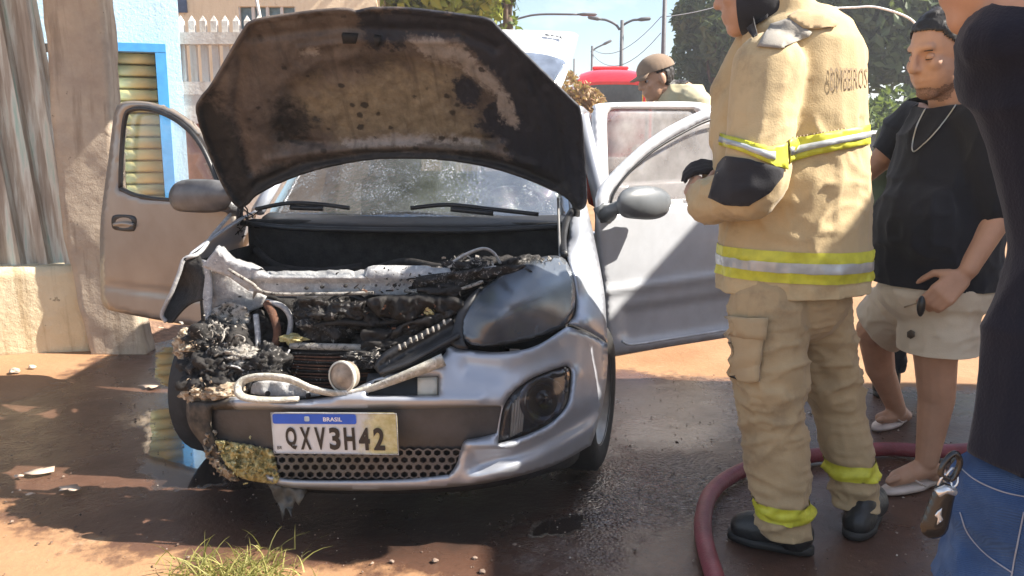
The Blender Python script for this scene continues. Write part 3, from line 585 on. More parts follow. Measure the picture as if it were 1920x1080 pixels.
def door_mat():
    t = NT('shaded_dusty_silver'); d = t.ramp(t.noise(2.5, 6, .6), (.3, 0.), (.75, 1.))
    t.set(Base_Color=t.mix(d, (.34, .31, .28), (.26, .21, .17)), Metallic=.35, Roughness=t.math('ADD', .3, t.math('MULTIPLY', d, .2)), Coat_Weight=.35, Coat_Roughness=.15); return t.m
DOORP = door_mat()  # dust plus the door's shade and brown ground reflection, put into base colour
def char_mat(name='char', lo=(.006, .0055, .0055), hi=(.038, .034, .032), ash=.0, ashc=(.42, .40, .37), rough=.75):
    t = NT(name); n = t.noise(22, 8, .7); c = t.ramp(n, (.3, lo), (.7, hi))
    if ash: c = t.mix(t.step(t.noise(34, 8, .75, dist=1.5), .62 - ash * .35, .70 - ash * .3), c, t.ramp(t.noise(55, 4), (.3, tuple(x * .55 for x in ashc)), (.7, ashc)))
    t.set(Base_Color=c, Roughness=rough, Specular_IOR_Level=.35); t.bump(t.noise(70, 8, .7), .6, .01); return t.m
CHAR = char_mat(); ASH = char_mat('charred_ash', ash=.22, ashc=(.34, .32, .30)); ASHW = char_mat('pale_ash', ash=.65, ashc=(.40, .37, .33)); WETCHAR = char_mat('wet_char', rough=.22)
RUST = char_mat('rusty_char', (.03, .015, .01), (.16, .07, .04), ash=.15, ashc=(.35, .25, .18))
FOAM = char_mat('scorched_yellow_foam', (.24, .18, .06), (.64, .54, .24), ash=.35, ashc=(.80, .73, .42), rough=.9)
TANF = char_mat('scorched_tan_foam', (.12, .08, .05), (.42, .32, .22), ash=.4, ashc=(.62, .54, .42), rough=.9)
BPLAST = simple('black_plastic', (.018, .018, .02), .45, var=.4, vs=20, bump=.1, bs=120)
SOOTPL = simple('scorched_plastic', (.055, .05, .05), .5, var=.5, vs=6, bump=.25, bs=60)
METAL = char_mat('heat_greyed_metal', (.22, .22, .23), (.50, .50, .50), ash=.25, ashc=(.74, .72, .70), rough=.5)
RUBBER = simple('tyre_rubber', (.022, .021, .021), .75, var=.3, vs=30, bump=.2, bs=90)
ALU = simple('dull_metal', (.35, .34, .33), .4, .7, var=.2)
GREYPL = simple('grey_mirror_plastic', (.13, .14, .15), .4, var=.25, vs=8)
INTER = simple('grey_upholstery', (.06, .06, .065), .85, var=.3)
SOOTCR = char_mat('sooty_cream_plastic', (.24, .22, .18), (.60, .57, .49), ash=.4, ashc=(.74, .72, .66), rough=.45)
CREAMPL = simple('heat_bleached_plastic', (.58, .55, .47), .45, var=.2, vs=9, bump=.2, bs=30)
def glass_mat(name, tint, film, rough=.08, trans=.6, drops=0.0, filmc=(.55, .57, .58), refl=.045):
    t = NT(name); out = t.t.nodes['Material Output']
    tr = t.n('ShaderNodeBsdfTransparent'); t.put(tr.inputs[0], tint)
    n = t.noise(6, 6, .6); f = t.ramp(n, (.3, .3), (.75, 1.))
    t.set(Base_Color=filmc, Roughness=rough, Specular_IOR_Level=1.0, IOR=1.7)
    fac = t.math('MULTIPLY', f, film)
    if drops:
        d1 = t.step(t.vor(70), .34, .20); d2 = t.step(t.vor(130), .30, .2)
        d = t.math('MAXIMUM', d1, d2); sp = t.step(t.noise(9, 5, .7), .42, .62); d = t.math('MULTIPLY', d, sp)
        fac = t.math('MAXIMUM', fac, t.math('MULTIPLY', d, drops), clamp=True); t.bump(t.math('ADD', d, t.noise(40, 3)), .5, .004)
    mx = t.n('ShaderNodeMixShader'); t.put(mx.inputs[0], fac); t.put(mx.inputs[1], tr.outputs[0]); t.put(mx.inputs[2], t.b.outputs[0])
    gl = t.n('ShaderNodeBsdfGlossy'); gl.inputs['Roughness'].default_value = rough; lw = t.n('ShaderNodeLayerWeight'); fr = t.n('ShaderNodeMath', operation='MULTIPLY_ADD'); t.put(fr.inputs[0], t.math('POWER', lw.outputs['Facing'], 4.0)); fr.inputs[1].default_value = .9; fr.inputs[2].default_value = refl
    if drops: t.put(gl.inputs['Normal'], [q for q in t.t.nodes if q.type == 'BUMP'][0].outputs[0])
    m2 = t.n('ShaderNodeMixShader'); t.put(m2.inputs[0], fr.outputs[0]); t.put(m2.inputs[1], mx.outputs[0]); t.put(m2.inputs[2], gl.outputs[0])
    t.put(out.inputs[0], m2.outputs[0]); return t.m
WSHIELD = glass_mat('wet_sooty_windscreen', (.5, .53, .55), .22, .07, drops=.5, filmc=(.55, .59, .62), refl=.30)
WIN = glass_mat('side_window_glass', (.70, .68, .68), .78, .08, filmc=(.50, .48, .47))
CLEARW = glass_mat('clear_window_glass', (.93, .94, .93), .05, .03)
LENS = glass_mat('smoked_headlamp_lens', (.40, .42, .45), .78, .26, filmc=(.14, .165, .20), refl=.05)
FOGL = glass_mat('fog_lamp_glass', (.85, .85, .87), .06, .10, filmc=(.2, .21, .23), refl=.03)

car = thing('car', 'burnt silver hatchback with its bonnet and doors open', 'car', tuple(CO), -TH)
AX = [CX, CY, CZ]
def L(p): return c2w(p)[0]
def lbox(name, boxes, mat, parent=None, bev=.01, **k):
    m = MB()
    for c, s_ in boxes: m.box(L(c), s_, AX)
    o = m.obj(name, mat, parent or car, smooth=False, **k)
    if bev: bevel(o, bev)
    return o
def lgrid(name, rows, mat, parent=None, thick=.01, sub=1):
    """surface through rows of car-local points"""
    g = A(rows, float); n, m = g.shape[:2]; v = c2w(g.reshape(-1, 3))
    f = [(i * m + j, i * m + j + 1, (i + 1) * m + j + 1, (i + 1) * m + j) for i in range(n - 1) for j in range(m - 1)]
    o = obj(name, v, f, mat, parent or car)
    if sub: subsurf(o, sub)
    if thick: solid(o, thick, 0)
    return o
def ptube(name, pts, r, mat, parent=None, n=8, flat=1.0):     # pts: (u, v, car-local depth)
    q = cr(A([PCw(A(float(u)), A(float(v)), y) for u, v, y in pts]), 6); rr = r if np.isscalar(r) else np.interp(np.linspace(0, 1, len(q)), np.linspace(0, 1, len(r)), r)
    return MB().tube(q, rr, n, flat=flat).obj(name, mat, parent or car)

# ---- engine bay shell
lbox('firewall', [((-.02, 1.06, .70), (1.40, .05, .50))], CHAR)
lbox('bay_floor', [((0, .72, .30), (1.0, .62, .03))], CHAR, bev=0)
for s_ in (-1, 1):
    lgrid('inner_wing', [[(s_ * .70, y, z) for y in (.56, .7, .85, 1.05)] for z in (.32, .6, .84)] if s_ < 0 else [[(s_ * .66, y, z) for y in (.60, .7, .85, 1.05)] for z in (.32, .6, .80)], CHAR, thick=.02, sub=0)
lbox('engine_block', [((-.10, .68, .46), (.62, .40, .34)), ((-.05, .66, .66), (.44, .24, .10)), ((.34, .70, .50), (.22, .3, .22))], CHAR, bev=.03)
lbox('battery', [((.38, .80, .62), (.24, .18, .20))], CHAR, bev=.015)
lbox('strut_tower', [((-.52, .78, .70), (.2, .2, .16))], CHAR, bev=.05)
lbox('strut_tower', [((.52, .78, .70), (.2, .2, .16))], CHAR, bev=.05)
ptube('bay_hose', [(480, 470, .95), (520, 500, .85), (600, 510, .8), (680, 500, .85)], .018, CHAR)
ptube('bay_hose', [(700, 505, .8), (760, 490, .75), (830, 500, .7), (870, 480, .8)], .014, CHAR)
lbox('air_filter_box', [((-.40, .62, .68), (.26, .24, .14))], char_mat('smoked_plastic', (.02, .02, .025), (.08, .08, .09)), bev=.03)

# ---- scuttle, windscreen, wipers
lgrid('scuttle_panel', [[(x, .93 + .17 * (x / .66) ** 2 + dy, z) for x in np.linspace(-.70, .68, 9)] for dy, z in ((0, .925), (.03, .945), (.10, .955), (.16, .965))], BPLAST, thick=.012)
ptube('scuttle_rail', [(452, 418, 1.03), (560, 428, .93), (760, 432, .88), (900, 432, .9), (1052, 425, 1.03)], .012, BPLAST)
ws = lgrid('windscreen', [[((-.02 + x * (.69 - .10 * t)), 1.05 + .14 * x * x + .60 * t - .06 * t * t, .955 + .47 * t - .03 * abs(x)) for x in np.linspace(-1, 1, 11)] for t in np.linspace(0, 1, 7)], WSHIELD, thick=.005)
for pts in ([(480, 392, 1.08), (540, 381, 1.06), (600, 383, 1.04), (655, 390, 1.02)], [(770, 390, 1.01), (840, 384, 1.02), (920, 392, 1.04), (1010, 402, 1.06)]):
    w = ptube('wiper', pts, .009, BPLAST)
    ptube('wiper_arm', [(p[0] + 5, p[1] + 8, p[2] - .015) for p in pts[1:3]], .011, BPLAST, w)
for s_ in (-1, 1):
    P_ = [L((-.02 + s_ * (.72 - .09 * t), 1.20 + .60 * t - .05 * t * t, .97 + .47 * t)) for t in np.linspace(0, 1, 6)]
    MB().tube(P_, .034, 8, flat=.7).obj('windscreen_pillar', PAINT, car)

# ---- cabin behind
xs = np.linspace(-1, 1, 9)
lgrid('roof', [[(-.02 + x * (.60 + .03 * sin(pi * t)), 1.66 + 1.86 * t, 1.41 + .07 * sin(pi * min(t * 1.25, 1) * .62) - .05 * x * x) for x in xs] for t in np.linspace(0, 1, 8)], PAINT, thick=.02)
for s_ in (-1, 1):
    lgrid('rear_wing', [[(s_ * .79, 3.02, .32), (s_ * .82, 3.2, .32), (s_ * .80, 3.5, .34), (s_ * .72, 3.72, .36)], [(s_ * .81, 2.96, .62), (s_ * .83, 3.2, .70), (s_ * .81, 3.5, .68), (s_ * .74, 3.76, .66)],
                        [(s_ * .79, 3.0, .95), (s_ * .80, 3.2, .96), (s_ * .78, 3.5, .97), (s_ * .72, 3.74, .98)], [(s_ * .66, 3.1, 1.40), (s_ * .67, 3.25, 1.42), (s_ * .66, 3.4, 1.42), (s_ * .62, 3.55, 1.40)]], PAINT, thick=.03)
    MB().tube([L((s_ * .78, 2.28, .35)), L((s_ * .79, 2.28, .9)), L((s_ * .66, 2.26, 1.42))], .045, 8).obj('centre_pillar', PAINT, car)
    lbox('sill', [((s_ * .76, 2.1, .27), (.10, 1.75, .12))], PAINT, bev=.03)
    MB().tube([L((s_ * .60, 1.72, 1.41)), L((s_ * .65, 2.3, 1.44)), L((s_ * .66, 3.2, 1.43))], .03, 8).obj('roof_rail', PAINT, car)
    tl = lgrid('tail_lamp', [[(s_ * .64, 3.46, .80), (s_ * .83, 3.42, .80)], [(s_ * .64, 3.44, 1.1), (s_ * .81, 3.40, 1.1)], [(s_ * .62, 3.40, 1.32), (s_ * .72, 3.36, 1.32)]], simple('red_lamp_plastic', (.6, .03, .02), .2, var=.1), thick=.02)
lbox('cabin_floor', [((0, 2.4, .24), (1.5, 2.5, .03))], INTER, bev=0)
lbox('rear_bumper', [((0, 3.78, .45), (1.5, .12, .34))], PAINT, bev=.05)
lbox('dashboard', [((0, 1.36, .82), (1.36, .40, .22))], simple('dashboard_plastic', (.04, .04, .045), .6), bev=.06)
MB().tube([L((.36 + .18 * cos(t), 1.62 - .05 * sin(t), .92 + .17 * sin(t))) for t in np.linspace(0, 2 * pi, 25)], .016, 8, cap=False).obj('steering_wheel', BPLAST, car)
for s_ in (-1, 1):
    st_ = lbox('front_seat', [((s_ * .36, 2.0, .50), (.46, .48, .16))], INTER, bev=.05)
    lbox('backrest', [((s_ * .36, 2.27, .80), (.44, .14, .56))], INTER, st_, bev=.05); lbox('headrest', [((s_ * .36, 2.31, 1.17), (.24, .09, .15))], INTER, st_, bev=.04)
lbox('rear_seat', [((0, 2.95, .48), (1.2, .45, .16)), ((0, 3.2, .8), (1.2, .14, .55))], INTER, bev=.05)

# ---- tailgate, raised above the roof
tgm = m_tps([(930, 60, 3.85), (1085, 60, 3.85), (1010, 100, 3.72), (1060, 150, 3.55), (975, 110, 3.68)])
tg = panel('tailgate', [(700, 70, 1), (820, 52), (925, 55), (1000, 57), (1070, 60), (1084, 66, 1), (1078, 90), (1064, 135), (1052, 165), (1040, 182, 1), (850, 150), (740, 140, 1)], tgm, simple('sunlit_white_paint', (.74, .76, .80), .3, var=.08, coat=.4), car, h=9, thick=.05, roll=(14, .02))  # the car's silver whitened in colour for the sun on the tailgate
panel('tailgate_window', [(760, 98, 1), (980, 98), (1050, 110), (1062, 118, 1), (1050, 140), (1040, 165), (1034, 176, 1), (850, 142), (770, 132, 1)], tgm, simple('dark_tinted_glass', (.16, .19, .25), .08, spec=.9), tg, h=9, thick=.004, offset=-.012)
ptube('tailgate_strut', [(1034, 178, 3.50), (1060, 205, 3.40), (1088, 232, 3.30)], .012, ALU, tg)
def text_mesh(txt, mapper, mat, parent, name, bold=0.0, ext=.0, res=4):
    cu = bpy.data.curves.new('t', 'FONT'); cu.body = txt; cu.align_x = 'LEFT'; cu.resolution_u = res; cu.offset = bold
    ob = bpy.data.objects.new('t', cu); C.objects.link(ob); dg = bpy.context.evaluated_depsgraph_get(); me = bpy.data.meshes.new_from_object(ob.evaluated_get(dg))
    bm = bmesh.new(); bm.from_mesh(me); bmesh.ops.triangulate(bm, faces=bm.faces)
    if ext == 'fine': bmesh.ops.subdivide_edges(bm, edges=[e for e in bm.edges if e.calc_length() > .12], cuts=2)
    v = A([tuple(q.co) for q in bm.verts]); f = [[q.index for q in p.verts] for p in bm.faces]; bm.free()
    bpy.data.objects.remove(ob); bpy.data.curves.remove(cu); bpy.data.meshes.remove(me)
    lo, hi = v.min(0), v.max(0); v01 = (v[:, :2] - lo[:2]) / (hi[:2] - lo[:2])
    return obj(name, mapper(v01[:, 0], v01[:, 1]), f, mat, parent, smooth=False)
for k_, (u_, v_, w_, h_) in enumerate(((1022, 63, 9, 4), (1033, 65, 7, 3), (1042, 66, 6, 3), (1049, 67, 5, 5))): panel('badge', [(u_, v_, 1), (u_ + w_, v_ + 1, 1), (u_ + w_, v_ + h_, 1), (u_, v_ + h_ - 1, 1)], tgm, simple('badge_grey', (.16, .17, .18), .4) if 'badge_grey' not in MATS else MATS['badge_grey'], tg, h=8, thick=.004, offset=-.02)

# ---- bonnet: outer skin + pressed inner frame
PHI = R(53); HN = c2w([(0, sin(PHI), cos(PHI))])[0] - CO; HP = L((0, 1.1, 1.0)); hm0 = m_plane(HP, HN)
HOUT = [(478, 42), (560, 28), (640, 20), (668, 25), (700, 19), (770, 20), (870, 32), (915, 40), (935, 58), (1000, 122), (1070, 190), (1084, 210), (1091, 280), (1096, 365), (1092, 388), (1082, 390), (1064, 368), (1020, 345), (960, 322), (900, 306), (830, 296), (760, 293), (690, 296), (620, 308), (560, 325), (510, 346), (478, 364), (460, 382), (448, 386), (436, 372), (418, 340), (404, 305), (385, 255), (372, 208), (378, 188), (400, 160), (432, 105), (458, 62)]
def crown(u, v): return .075 * (1 - ((u - 738) / 360) ** 2) - .03 * np.clip((v - 300) / 80, 0, 1)
REC = [(512, 250), (540, 165), (610, 120), (760, 106), (870, 122), (925, 190), (952, 262), (900, 274), (760, 266), (600, 274), (530, 276)]
def hood_bump(u, v):
    P = np.stack([u, v], -1); o = crown(u, v); sd = sdist(A(REC), P)
    o = o + .028 / (1 + np.exp(-sd / 5))
    for ln, w, a in (([(470, 70), (640, 50), (860, 58), (930, 90)], 9, .014), ([(455, 110), (440, 200), (470, 320)], 10, .016), ([(1000, 150), (1050, 240), (1060, 340)], 10, .016), ([(500, 300), (600, 284), (760, 276), (920, 284), (1000, 310)], 7, -.012), ([(560, 90), (660, 78), (860, 80)], 6, -.01),
                     ([(480, 345), (560, 308), (690, 284), (830, 284), (960, 308), (1040, 345)], 5, .012), ([(548, 262), (606, 268)], 4, .02), ([(872, 256), (920, 262)], 4, .02)):
        o = o + a * np.exp(-(segdist(A(ln, float), P, False) / w) ** 2)
    P3 = np.c_[P / 100, np.zeros(len(P))]; return o + .006 * fbm(P3, 1.6, 4, 5) + .003 * noise3(P3, 9, 2)
def hood_mat():
    t = NT('scorched_bonnet_underside'); nz = t.math('ADD', t.math('SUBTRACT', t.noise(9, 8, .68, dist=.8), .5), t.math('MULTIPLY', t.math('SUBTRACT', t.noise(38, 6, .7), .5), .6)); nf = t.noise(26, 8, .7)
    def m(name, amp=.9, w=.10): return t.step(t.math('ADD', t.at(name), t.math('MULTIPLY', nz, amp)), -w, w)
    brown = t.ramp(t.noise(7, 8, .7), (.25, (.035, .029, .026)), (.5, (.11, .088, .076)), (.75, (.19, .16, .138)))
    c = t.mix(m('tan', 2.6, .9), brown, t.ramp(nf, (.3, (.15, .12, .08)), (.7, (.31, .255, .17))))
    c = t.mix(m('dark', 2.0, .18), c, t.ramp(nf, (.3, (.010, .011, .017)), (.7, (.026, .028, .040))))
    c = t.mix(m('pale', 2.1, .22), c, t.ramp(nf, (.3, (.20, .18, .16)), (.7, (.36, .32, .29))))
    c = t.mix(m('black', 2.6, .5), c, t.ramp(nf, (.3, (.008, .008, .009)), (.75, (.04, .036, .034))))
    spot = t.step(t.math('ADD', t.vor(13), t.math('MULTIPLY', nz, .5)), .20, .10); c = t.mix(t.math('MULTIPLY', spot, .8), c, (.015, .013, .012))
    streak = t.noise(1, 6, .6, vec=t.n('ShaderNodeMapping', k0=t.co(), k3=(26, 3, 3)).outputs[0]); c = t.mix(t.math('MULTIPLY', t.step(streak, .52, .68), .35), c, (.03, .025, .022))
    t.set(Base_Color=c, Roughness=t.ramp(nf, (.3, .45), (.7, .8)), Specular_IOR_Level=.4); t.bump(t.noise(45, 8, .7), .45, .008); return t.m
def sda(poly, k=40.): return lambda uv: np.clip(sdist(A(poly, float), uv) / k, -1.2, 1.2)
def mx(*fs): return lambda uv: np.max([f(uv) for f in fs], axis=0)
hood_at = {'tan': sda([(660, 150), (740, 128), (850, 128), (880, 165), (850, 190), (885, 225), (900, 262), (760, 262), (640, 262), (600, 225), (560, 240), (560, 170)]),
           'dark': mx(sda([(672, 15), (935, 25), (1110, 210), (1110, 400), (1000, 340), (940, 308), (890, 300), (950, 296), (935, 262), (895, 240), (915, 190), (955, 175), (900, 110), (870, 80), (770, 68), (755, 92), (690, 90)]), sda([(845, 150), (885, 140), (905, 165), (895, 200), (860, 195)])),
           'pale': mx(sda([(765, 74), (800, 70), (868, 84), (886, 112), (930, 150), (955, 190), (972, 232), (966, 246), (944, 222), (930, 180), (890, 150), (860, 122), (800, 108)], 25.), sda([(640, 262), (760, 254), (880, 258), (900, 266), (760, 276), (650, 276)], 25.), sda([(560, 96), (600, 94), (600, 102), (562, 104)], 20.)),
           'black': mx(sda([(365, 195), (400, 165), (440, 240), (455, 320), (520, 325), (560, 318), (440, 395), (360, 260)]), sda([(440, 330), (560, 300), (690, 282), (860, 280), (1000, 305), (1070, 350), (1090, 400), (960, 330), (760, 300), (600, 318), (450, 400)], 22.), sda([(515, 195), (560, 190), (585, 235), (570, 265), (520, 270)], 45.))}
hood = panel('bonnet', [(u + (u - 738) * .010, v + (v - 205) * .012) for u, v in HOUT], hm0, PAINT, car, h=16, thick=.006, offset=.05, bump=crown)
panel('inner_frame', HOUT, hm0, hood_mat(), hood, h=5, thick=.012, bump=hood_bump, roll=(9, -.02), attrs=hood_at, label='scorched pressed-steel underside with brown, pale and sooty black patches')
for u0, v0, w_, h_ in ((640, 66, 30, 16), (700, 70, 14, 18)):
    panel('latch_striker', [(u0, v0, 1), (u0 + w_, v0 + 2, 1), (u0 + w_ - 3, v0 + h_, 1), (u0 + 3, v0 + h_, 1)], hm0, CHAR, hood, h=8, thick=.02, offset=.03)
ptube('bonnet_prop', [(1046, 372, 1.02), (1048, 430, .86), (1050, 482, .66)], .005, ALU, hood)
for u0, yl in ((452, 1.1), (1078, 1.1)):
    ptube('bonnet_hinge', [(u0, 384, yl), (u0 - 2 if u0 < 700 else u0 + 4, 402, yl - .02), (u0 + 6 if u0 < 700 else u0 - 6, 424, yl - .03)], .014, CHAR, hood)

# ---- front wings
fendL = panel('front_wing', [(1064, 484, 1), (1076, 520), (1081, 560), (1078, 590), (1066, 606, 1), (1100, 620), (1139, 642, 1), (1137, 600), (1134, 555), (1126, 505), (1113, 440), (1102, 392), (1096, 372, 1), (1084, 384), (1072, 402), (1066, 440), (1062, 462)],
   m_tps([(1064, 484, .62), (1080, 560, .52), (1066, 606, .40), (1139, 642, .66), (1134, 555, .80), (1126, 505, .92), (1113, 440, 1.08), (1096, 372, 1.22), (1072, 402, 1.08), (1062, 450, .85), (1100, 520, .66), (1100, 600, .46), (1092, 440, .86)]), PAINT, car, h=6, thick=.006, roll=(7, .015))
ptube('wing_edge_seal', [(1058, 478, .64), (1056, 450, .82), (1062, 415, .98), (1072, 395, 1.1)], .014, BPLAST, fendL)
panel('front_wing', [(374, 476, 1), (346, 486), (336, 512), (322, 550), (304, 588, 1), (312, 602), (322, 604, 1), (344, 578), (362, 566), (380, 562, 1), (382, 520)],
   m_tps([(374, 476, .44), (346, 486, .40), (304, 588, .40), (322, 604, .38), (380, 562, .30), (382, 520, .34), (350, 540, .46)]), CHAR, car, h=6, thick=.006, roll=(5, -.01), label='sooty bent front wing of the burnt side')
ptube('wing_rim', [(312, 604, .38), (304, 588, .38), (322, 548, .38), (336, 512, .39), (346, 486, .40), (374, 474, .44), (400, 440, .70), (432, 402, 1.0)], .008, METAL)
lgrid('wing_side', [[(-.74, .46, .70), (-.75, .7, .80), (-.77, 1.0, .80), (-.80, 1.22, .80)], [(-.70, .46, .88), (-.73, .7, .92), (-.75, 1.0, .965), (-.76, 1.22, .98)], [(-.66, .46, .89), (-.68, .7, .93), (-.70, 1.0, .97), (-.72, 1.2, .985)]], PAINT, thick=.008)
panel('wing_tongue', [(378, 486, 1), (392, 490, 1), (398, 540), (396, 590), (402, 610, 1), (386, 606, 1), (380, 560), (384, 520)], m_tps([(378, 486, .33), (398, 540, .30), (402, 610, .28), (386, 606, .28)]), METAL, car, h=6, thick=.006)

# ---- wheels
def wheel(x, y, turn, s_):
    a = CX * cos(turn) + CY * sin(turn); b = np.cross(CZ, a); c0 = L((x, y, .285)); t = MB(); pr = []
    prof = [(-.075, .18), (-.088, .215), (-.085, .26), (-.07, .283), (0, .287), (.07, .283), (.085, .26), (.088, .215), (.075, .18)]
    def lathe(prof, n=40):
        V = [c0 + a * p + r * (cos(2 * pi * k / n) * b + sin(2 * pi * k / n) * CZ) for p, r in prof for k in range(n)]
        return V, [(i * n + k, i * n + (k + 1) % n, (i + 1) * n + (k + 1) % n, (i + 1) * n + k) for i in range(len(prof) - 1) for k in range(n)]
    ty = obj('wheel', *lathe(prof), RUBBER, car)
    v, f = lathe([(s_ * .078, .185), (s_ * .05, .17), (s_ * .03, .10), (s_ * .05, .06), (s_ * .055, .001)]); obj('rim', v, f, ALU, ty)
    return ty
wheel(.75, .80, R(-9), 1); wheel(-.74, .80, R(-9), -1); wheel(.72, 3.17, 0, 1); wheel(-.72, 3.17, 0, -1)
for s_ in (-1, 1):
    lgrid('wheel_arch_liner', [[(s_ * x, .82 + .30 * cos(t), .30 + .33 * sin(t)) for t in np.linspace(-.1, pi - .75, 10)] for x in (.46, .68)], BPLAST, thick=.01, sub=0)

# ---- bumper
VT = [(600, .10), (650, .075), (700, .03), (745, .0), (770, -.005), (820, .0), (860, .01), (890, .015), (920, .05)]
bmap = m_front(VT)
RECESS = [(398, 768, 1), (500, 768), (700, 768), (942, 762, 1), (936, 790), (932, 812, 1), (900, 820), (872, 826), (864, 842), (856, 870), (842, 890, 1), (760, 898), (640, 900), (540, 898), (480, 888, 1), (430, 870), (408, 830), (398, 800)]
FOG = [(934, 832, 1), (938, 790), (946, 758), (966, 732), (1000, 708), (1040, 692), (1062, 686, 1), (1070, 694), (1070, 720), (1062, 760), (1036, 790), (990, 814)]
SLOT = [(702, 714, 1), (760, 708), (822, 706, 1), (822, 741, 1), (760, 741), (690, 741, 1)]
BUMP = [(350, 752, 1), (400, 752), (440, 744), (560, 750), (640, 738), (700, 712), (760, 694), (828, 668), (838, 646, 1), (858, 652), (930, 660), (1000, 650), (1064, 612, 1), (1100, 624), (1139, 645, 1), (1139, 690), (1132, 750), (1120, 800), (1108, 835, 1), (1040, 872), (960, 896), (880, 910), (760, 919), (640, 920), (540, 914), (500, 900, 1), (440, 885), (402, 862), (376, 830), (356, 802), (349, 775)]
def bbump(u, v):
    P = np.stack([u, v], -1)
    return (.018 * np.exp(-(segdist(A([(880, 905), (1000, 862), (1080, 820), (1122, 795)], float), P, False) / 14) ** 2) * -1.2
            + .02 * np.exp(-(segdist(A([(900, 868), (1000, 838), (1070, 800), (1120, 770)], float), P, False) / 16) ** 2)
            - .022 * np.exp(-(segdist(A([(880, 835), (960, 838), (1030, 806), (1075, 760), (1082, 700)], float), P, False) / 9) ** 2)
            - .012 * np.exp(-(segdist(A([(640, 748), (900, 750)], float), P, False) / 10) ** 2)
            + .02 * np.exp(-(segdist(A([(880, 690), (960, 700), (1030, 670)], float), P, False) / 22) ** 2))
bump_o = panel('bumper', BUMP, bmap, PAINT, car, holes=[RECESS, FOG, SLOT], h=7, thick=.01, bump=bbump, roll=(9, .018),
   attrs={'burn': lambda uv: np.clip((470 - uv[:, 0]) / 60, -1, 1.2) * .7 + np.clip((uv[:, 1] - 890) / 60, 0, 1) * .35 + .2 * np.exp(-((uv[:, 0] - 560) / 120) ** 2)})
panel('number_plate_recess', [(396, 762, 1), (960, 750, 1), (955, 830, 1), (870, 850, 1), (850, 908, 1), (490, 905, 1), (415, 870, 1), (396, 800, 1)], bmap, SOOTPL, bump_o, h=9, thick=.01, offset=.03, bump=lambda u, v: np.where(v > 848, .035, 0))
panel('slot_liner', [(690, 700, 1), (835, 696, 1), (835, 750, 1), (680, 750, 1)], bmap, BPLAST, bump_o, h=10, thick=.01, offset=.07)
panel('tow_eye_cover', [(783, 708, 1), (820, 707, 1), (820, 740, 1), (783, 741, 1)], bmap, CREAMPL, bump_o, h=10, thick=.02, offset=.02)
# honeycomb of the lower grille
hc = MB(); pitch = 18.0
for j in range(4):
    for i in range(24):
        u0 = 520 + i * pitch * .98 + (j % 2) * pitch / 2; v0 = 852 + j * 13.6 + (u0 - 520) * .0 - 3
        if u0 > 856 - j * 4 or v0 > 898: continue
        an = [pi / 6 + k * pi / 3 for k in range(6)]
        ou = A([(u0 + 10.2 * cos(t), v0 + 8.9 * sin(t)) for t in an]); iu = A([(u0 + 7.0 * cos(t), v0 + 5.8 * sin(t)) for t in an])
        wo = bmap(ou[:, 0], ou[:, 1], np.full(6, .020)); wi = bmap(iu[:, 0], iu[:, 1], np.full(6, .020)); wb = bmap(iu[:, 0], iu[:, 1], np.full(6, .036))
        hc.add(np.vstack([wo, wi, wb]), [(k, (k + 1) % 6, 6 + (k + 1) % 6, 6 + k) for k in range(6)] + [(6 + k, 6 + (k + 1) % 6, 12 + (k + 1) % 6, 12 + k) for k in range(6)])
hc.obj('honeycomb_grille', simple('grille_plastic', (.09, .09, .095), .35, var=.4, vs=15), bump_o, smooth=False)
# fog lamp
fg = panel('fog_lamp', [(930, 838, 1), (934, 780), (945, 745), (1000, 700), (1066, 680, 1), (1076, 700), (1072, 740), (1050, 780), (1000, 815)], bmap, BPLAST, bump_o, h=8, thick=.006, offset=.055)
def disc(u0, v0, ru, rv, off, n=28): t = np.linspace(0, 2 * pi, n, endpoint=False); return bmap(u0 + ru * np.cos(t), v0 + rv * np.sin(t), np.full(n, off))
v = np.vstack([disc(1018, 752, 44, 46, .03), disc(1018, 752, 38, 40, .022), disc(1018, 752, 30, 33, .05), disc(1018, 750, 17, 19, .075), disc(1018, 750, 1, 1, .08)])
obj('lamp_reflector', v, [(i * 28 + k, i * 28 + (k + 1) % 28, (i + 1) * 28 + (k + 1) % 28, (i + 1) * 28 + k) for i in range(4) for k in range(28)], simple('lamp_dark_chrome', (.10, .10, .11), .18, .6), fg)
v = np.vstack([disc(1020, 748, 16, 17, .035, 20), disc(1020, 748, 9, 10, .018, 20), disc(1020, 748, 1, 1, .014, 20)])
obj('lamp_bulb_shield', v, [(i * 20 + k, i * 20 + (k + 1) % 20, (i + 1) * 20 + (k + 1) % 20, (i + 1) * 20 + k) for i in range(2) for k in range(20)], simple('lamp_glass_black', (.02, .02, .022), .08), fg)
for k in range(7):
    u0 = 950 + k * 4.6
    panel('lamp_vane', [(u0 + k * 1.2, 770 - k * 6, 1), (u0 + 3 + k * 1.2, 768 - k * 6, 1), (u0 + 2, 824 - k * 2.5, 1), (u0 - 1, 825 - k * 2.5, 1)], bmap, CREAMPL, fg, h=14, thick=.012, offset=.034)
panel('lamp_glass', [(u + (1004 - u) * .03, v + (762 - v) * .03) for u, v, *_ in FOG], bmap, FOGL, fg, h=8, thick=.003, offset=.016, roll=(8, .01))
ptube('lamp_trim', [(955, 760, .30), (975, 738, .31), (1000, 722, .33)], .007, METAL, fg)
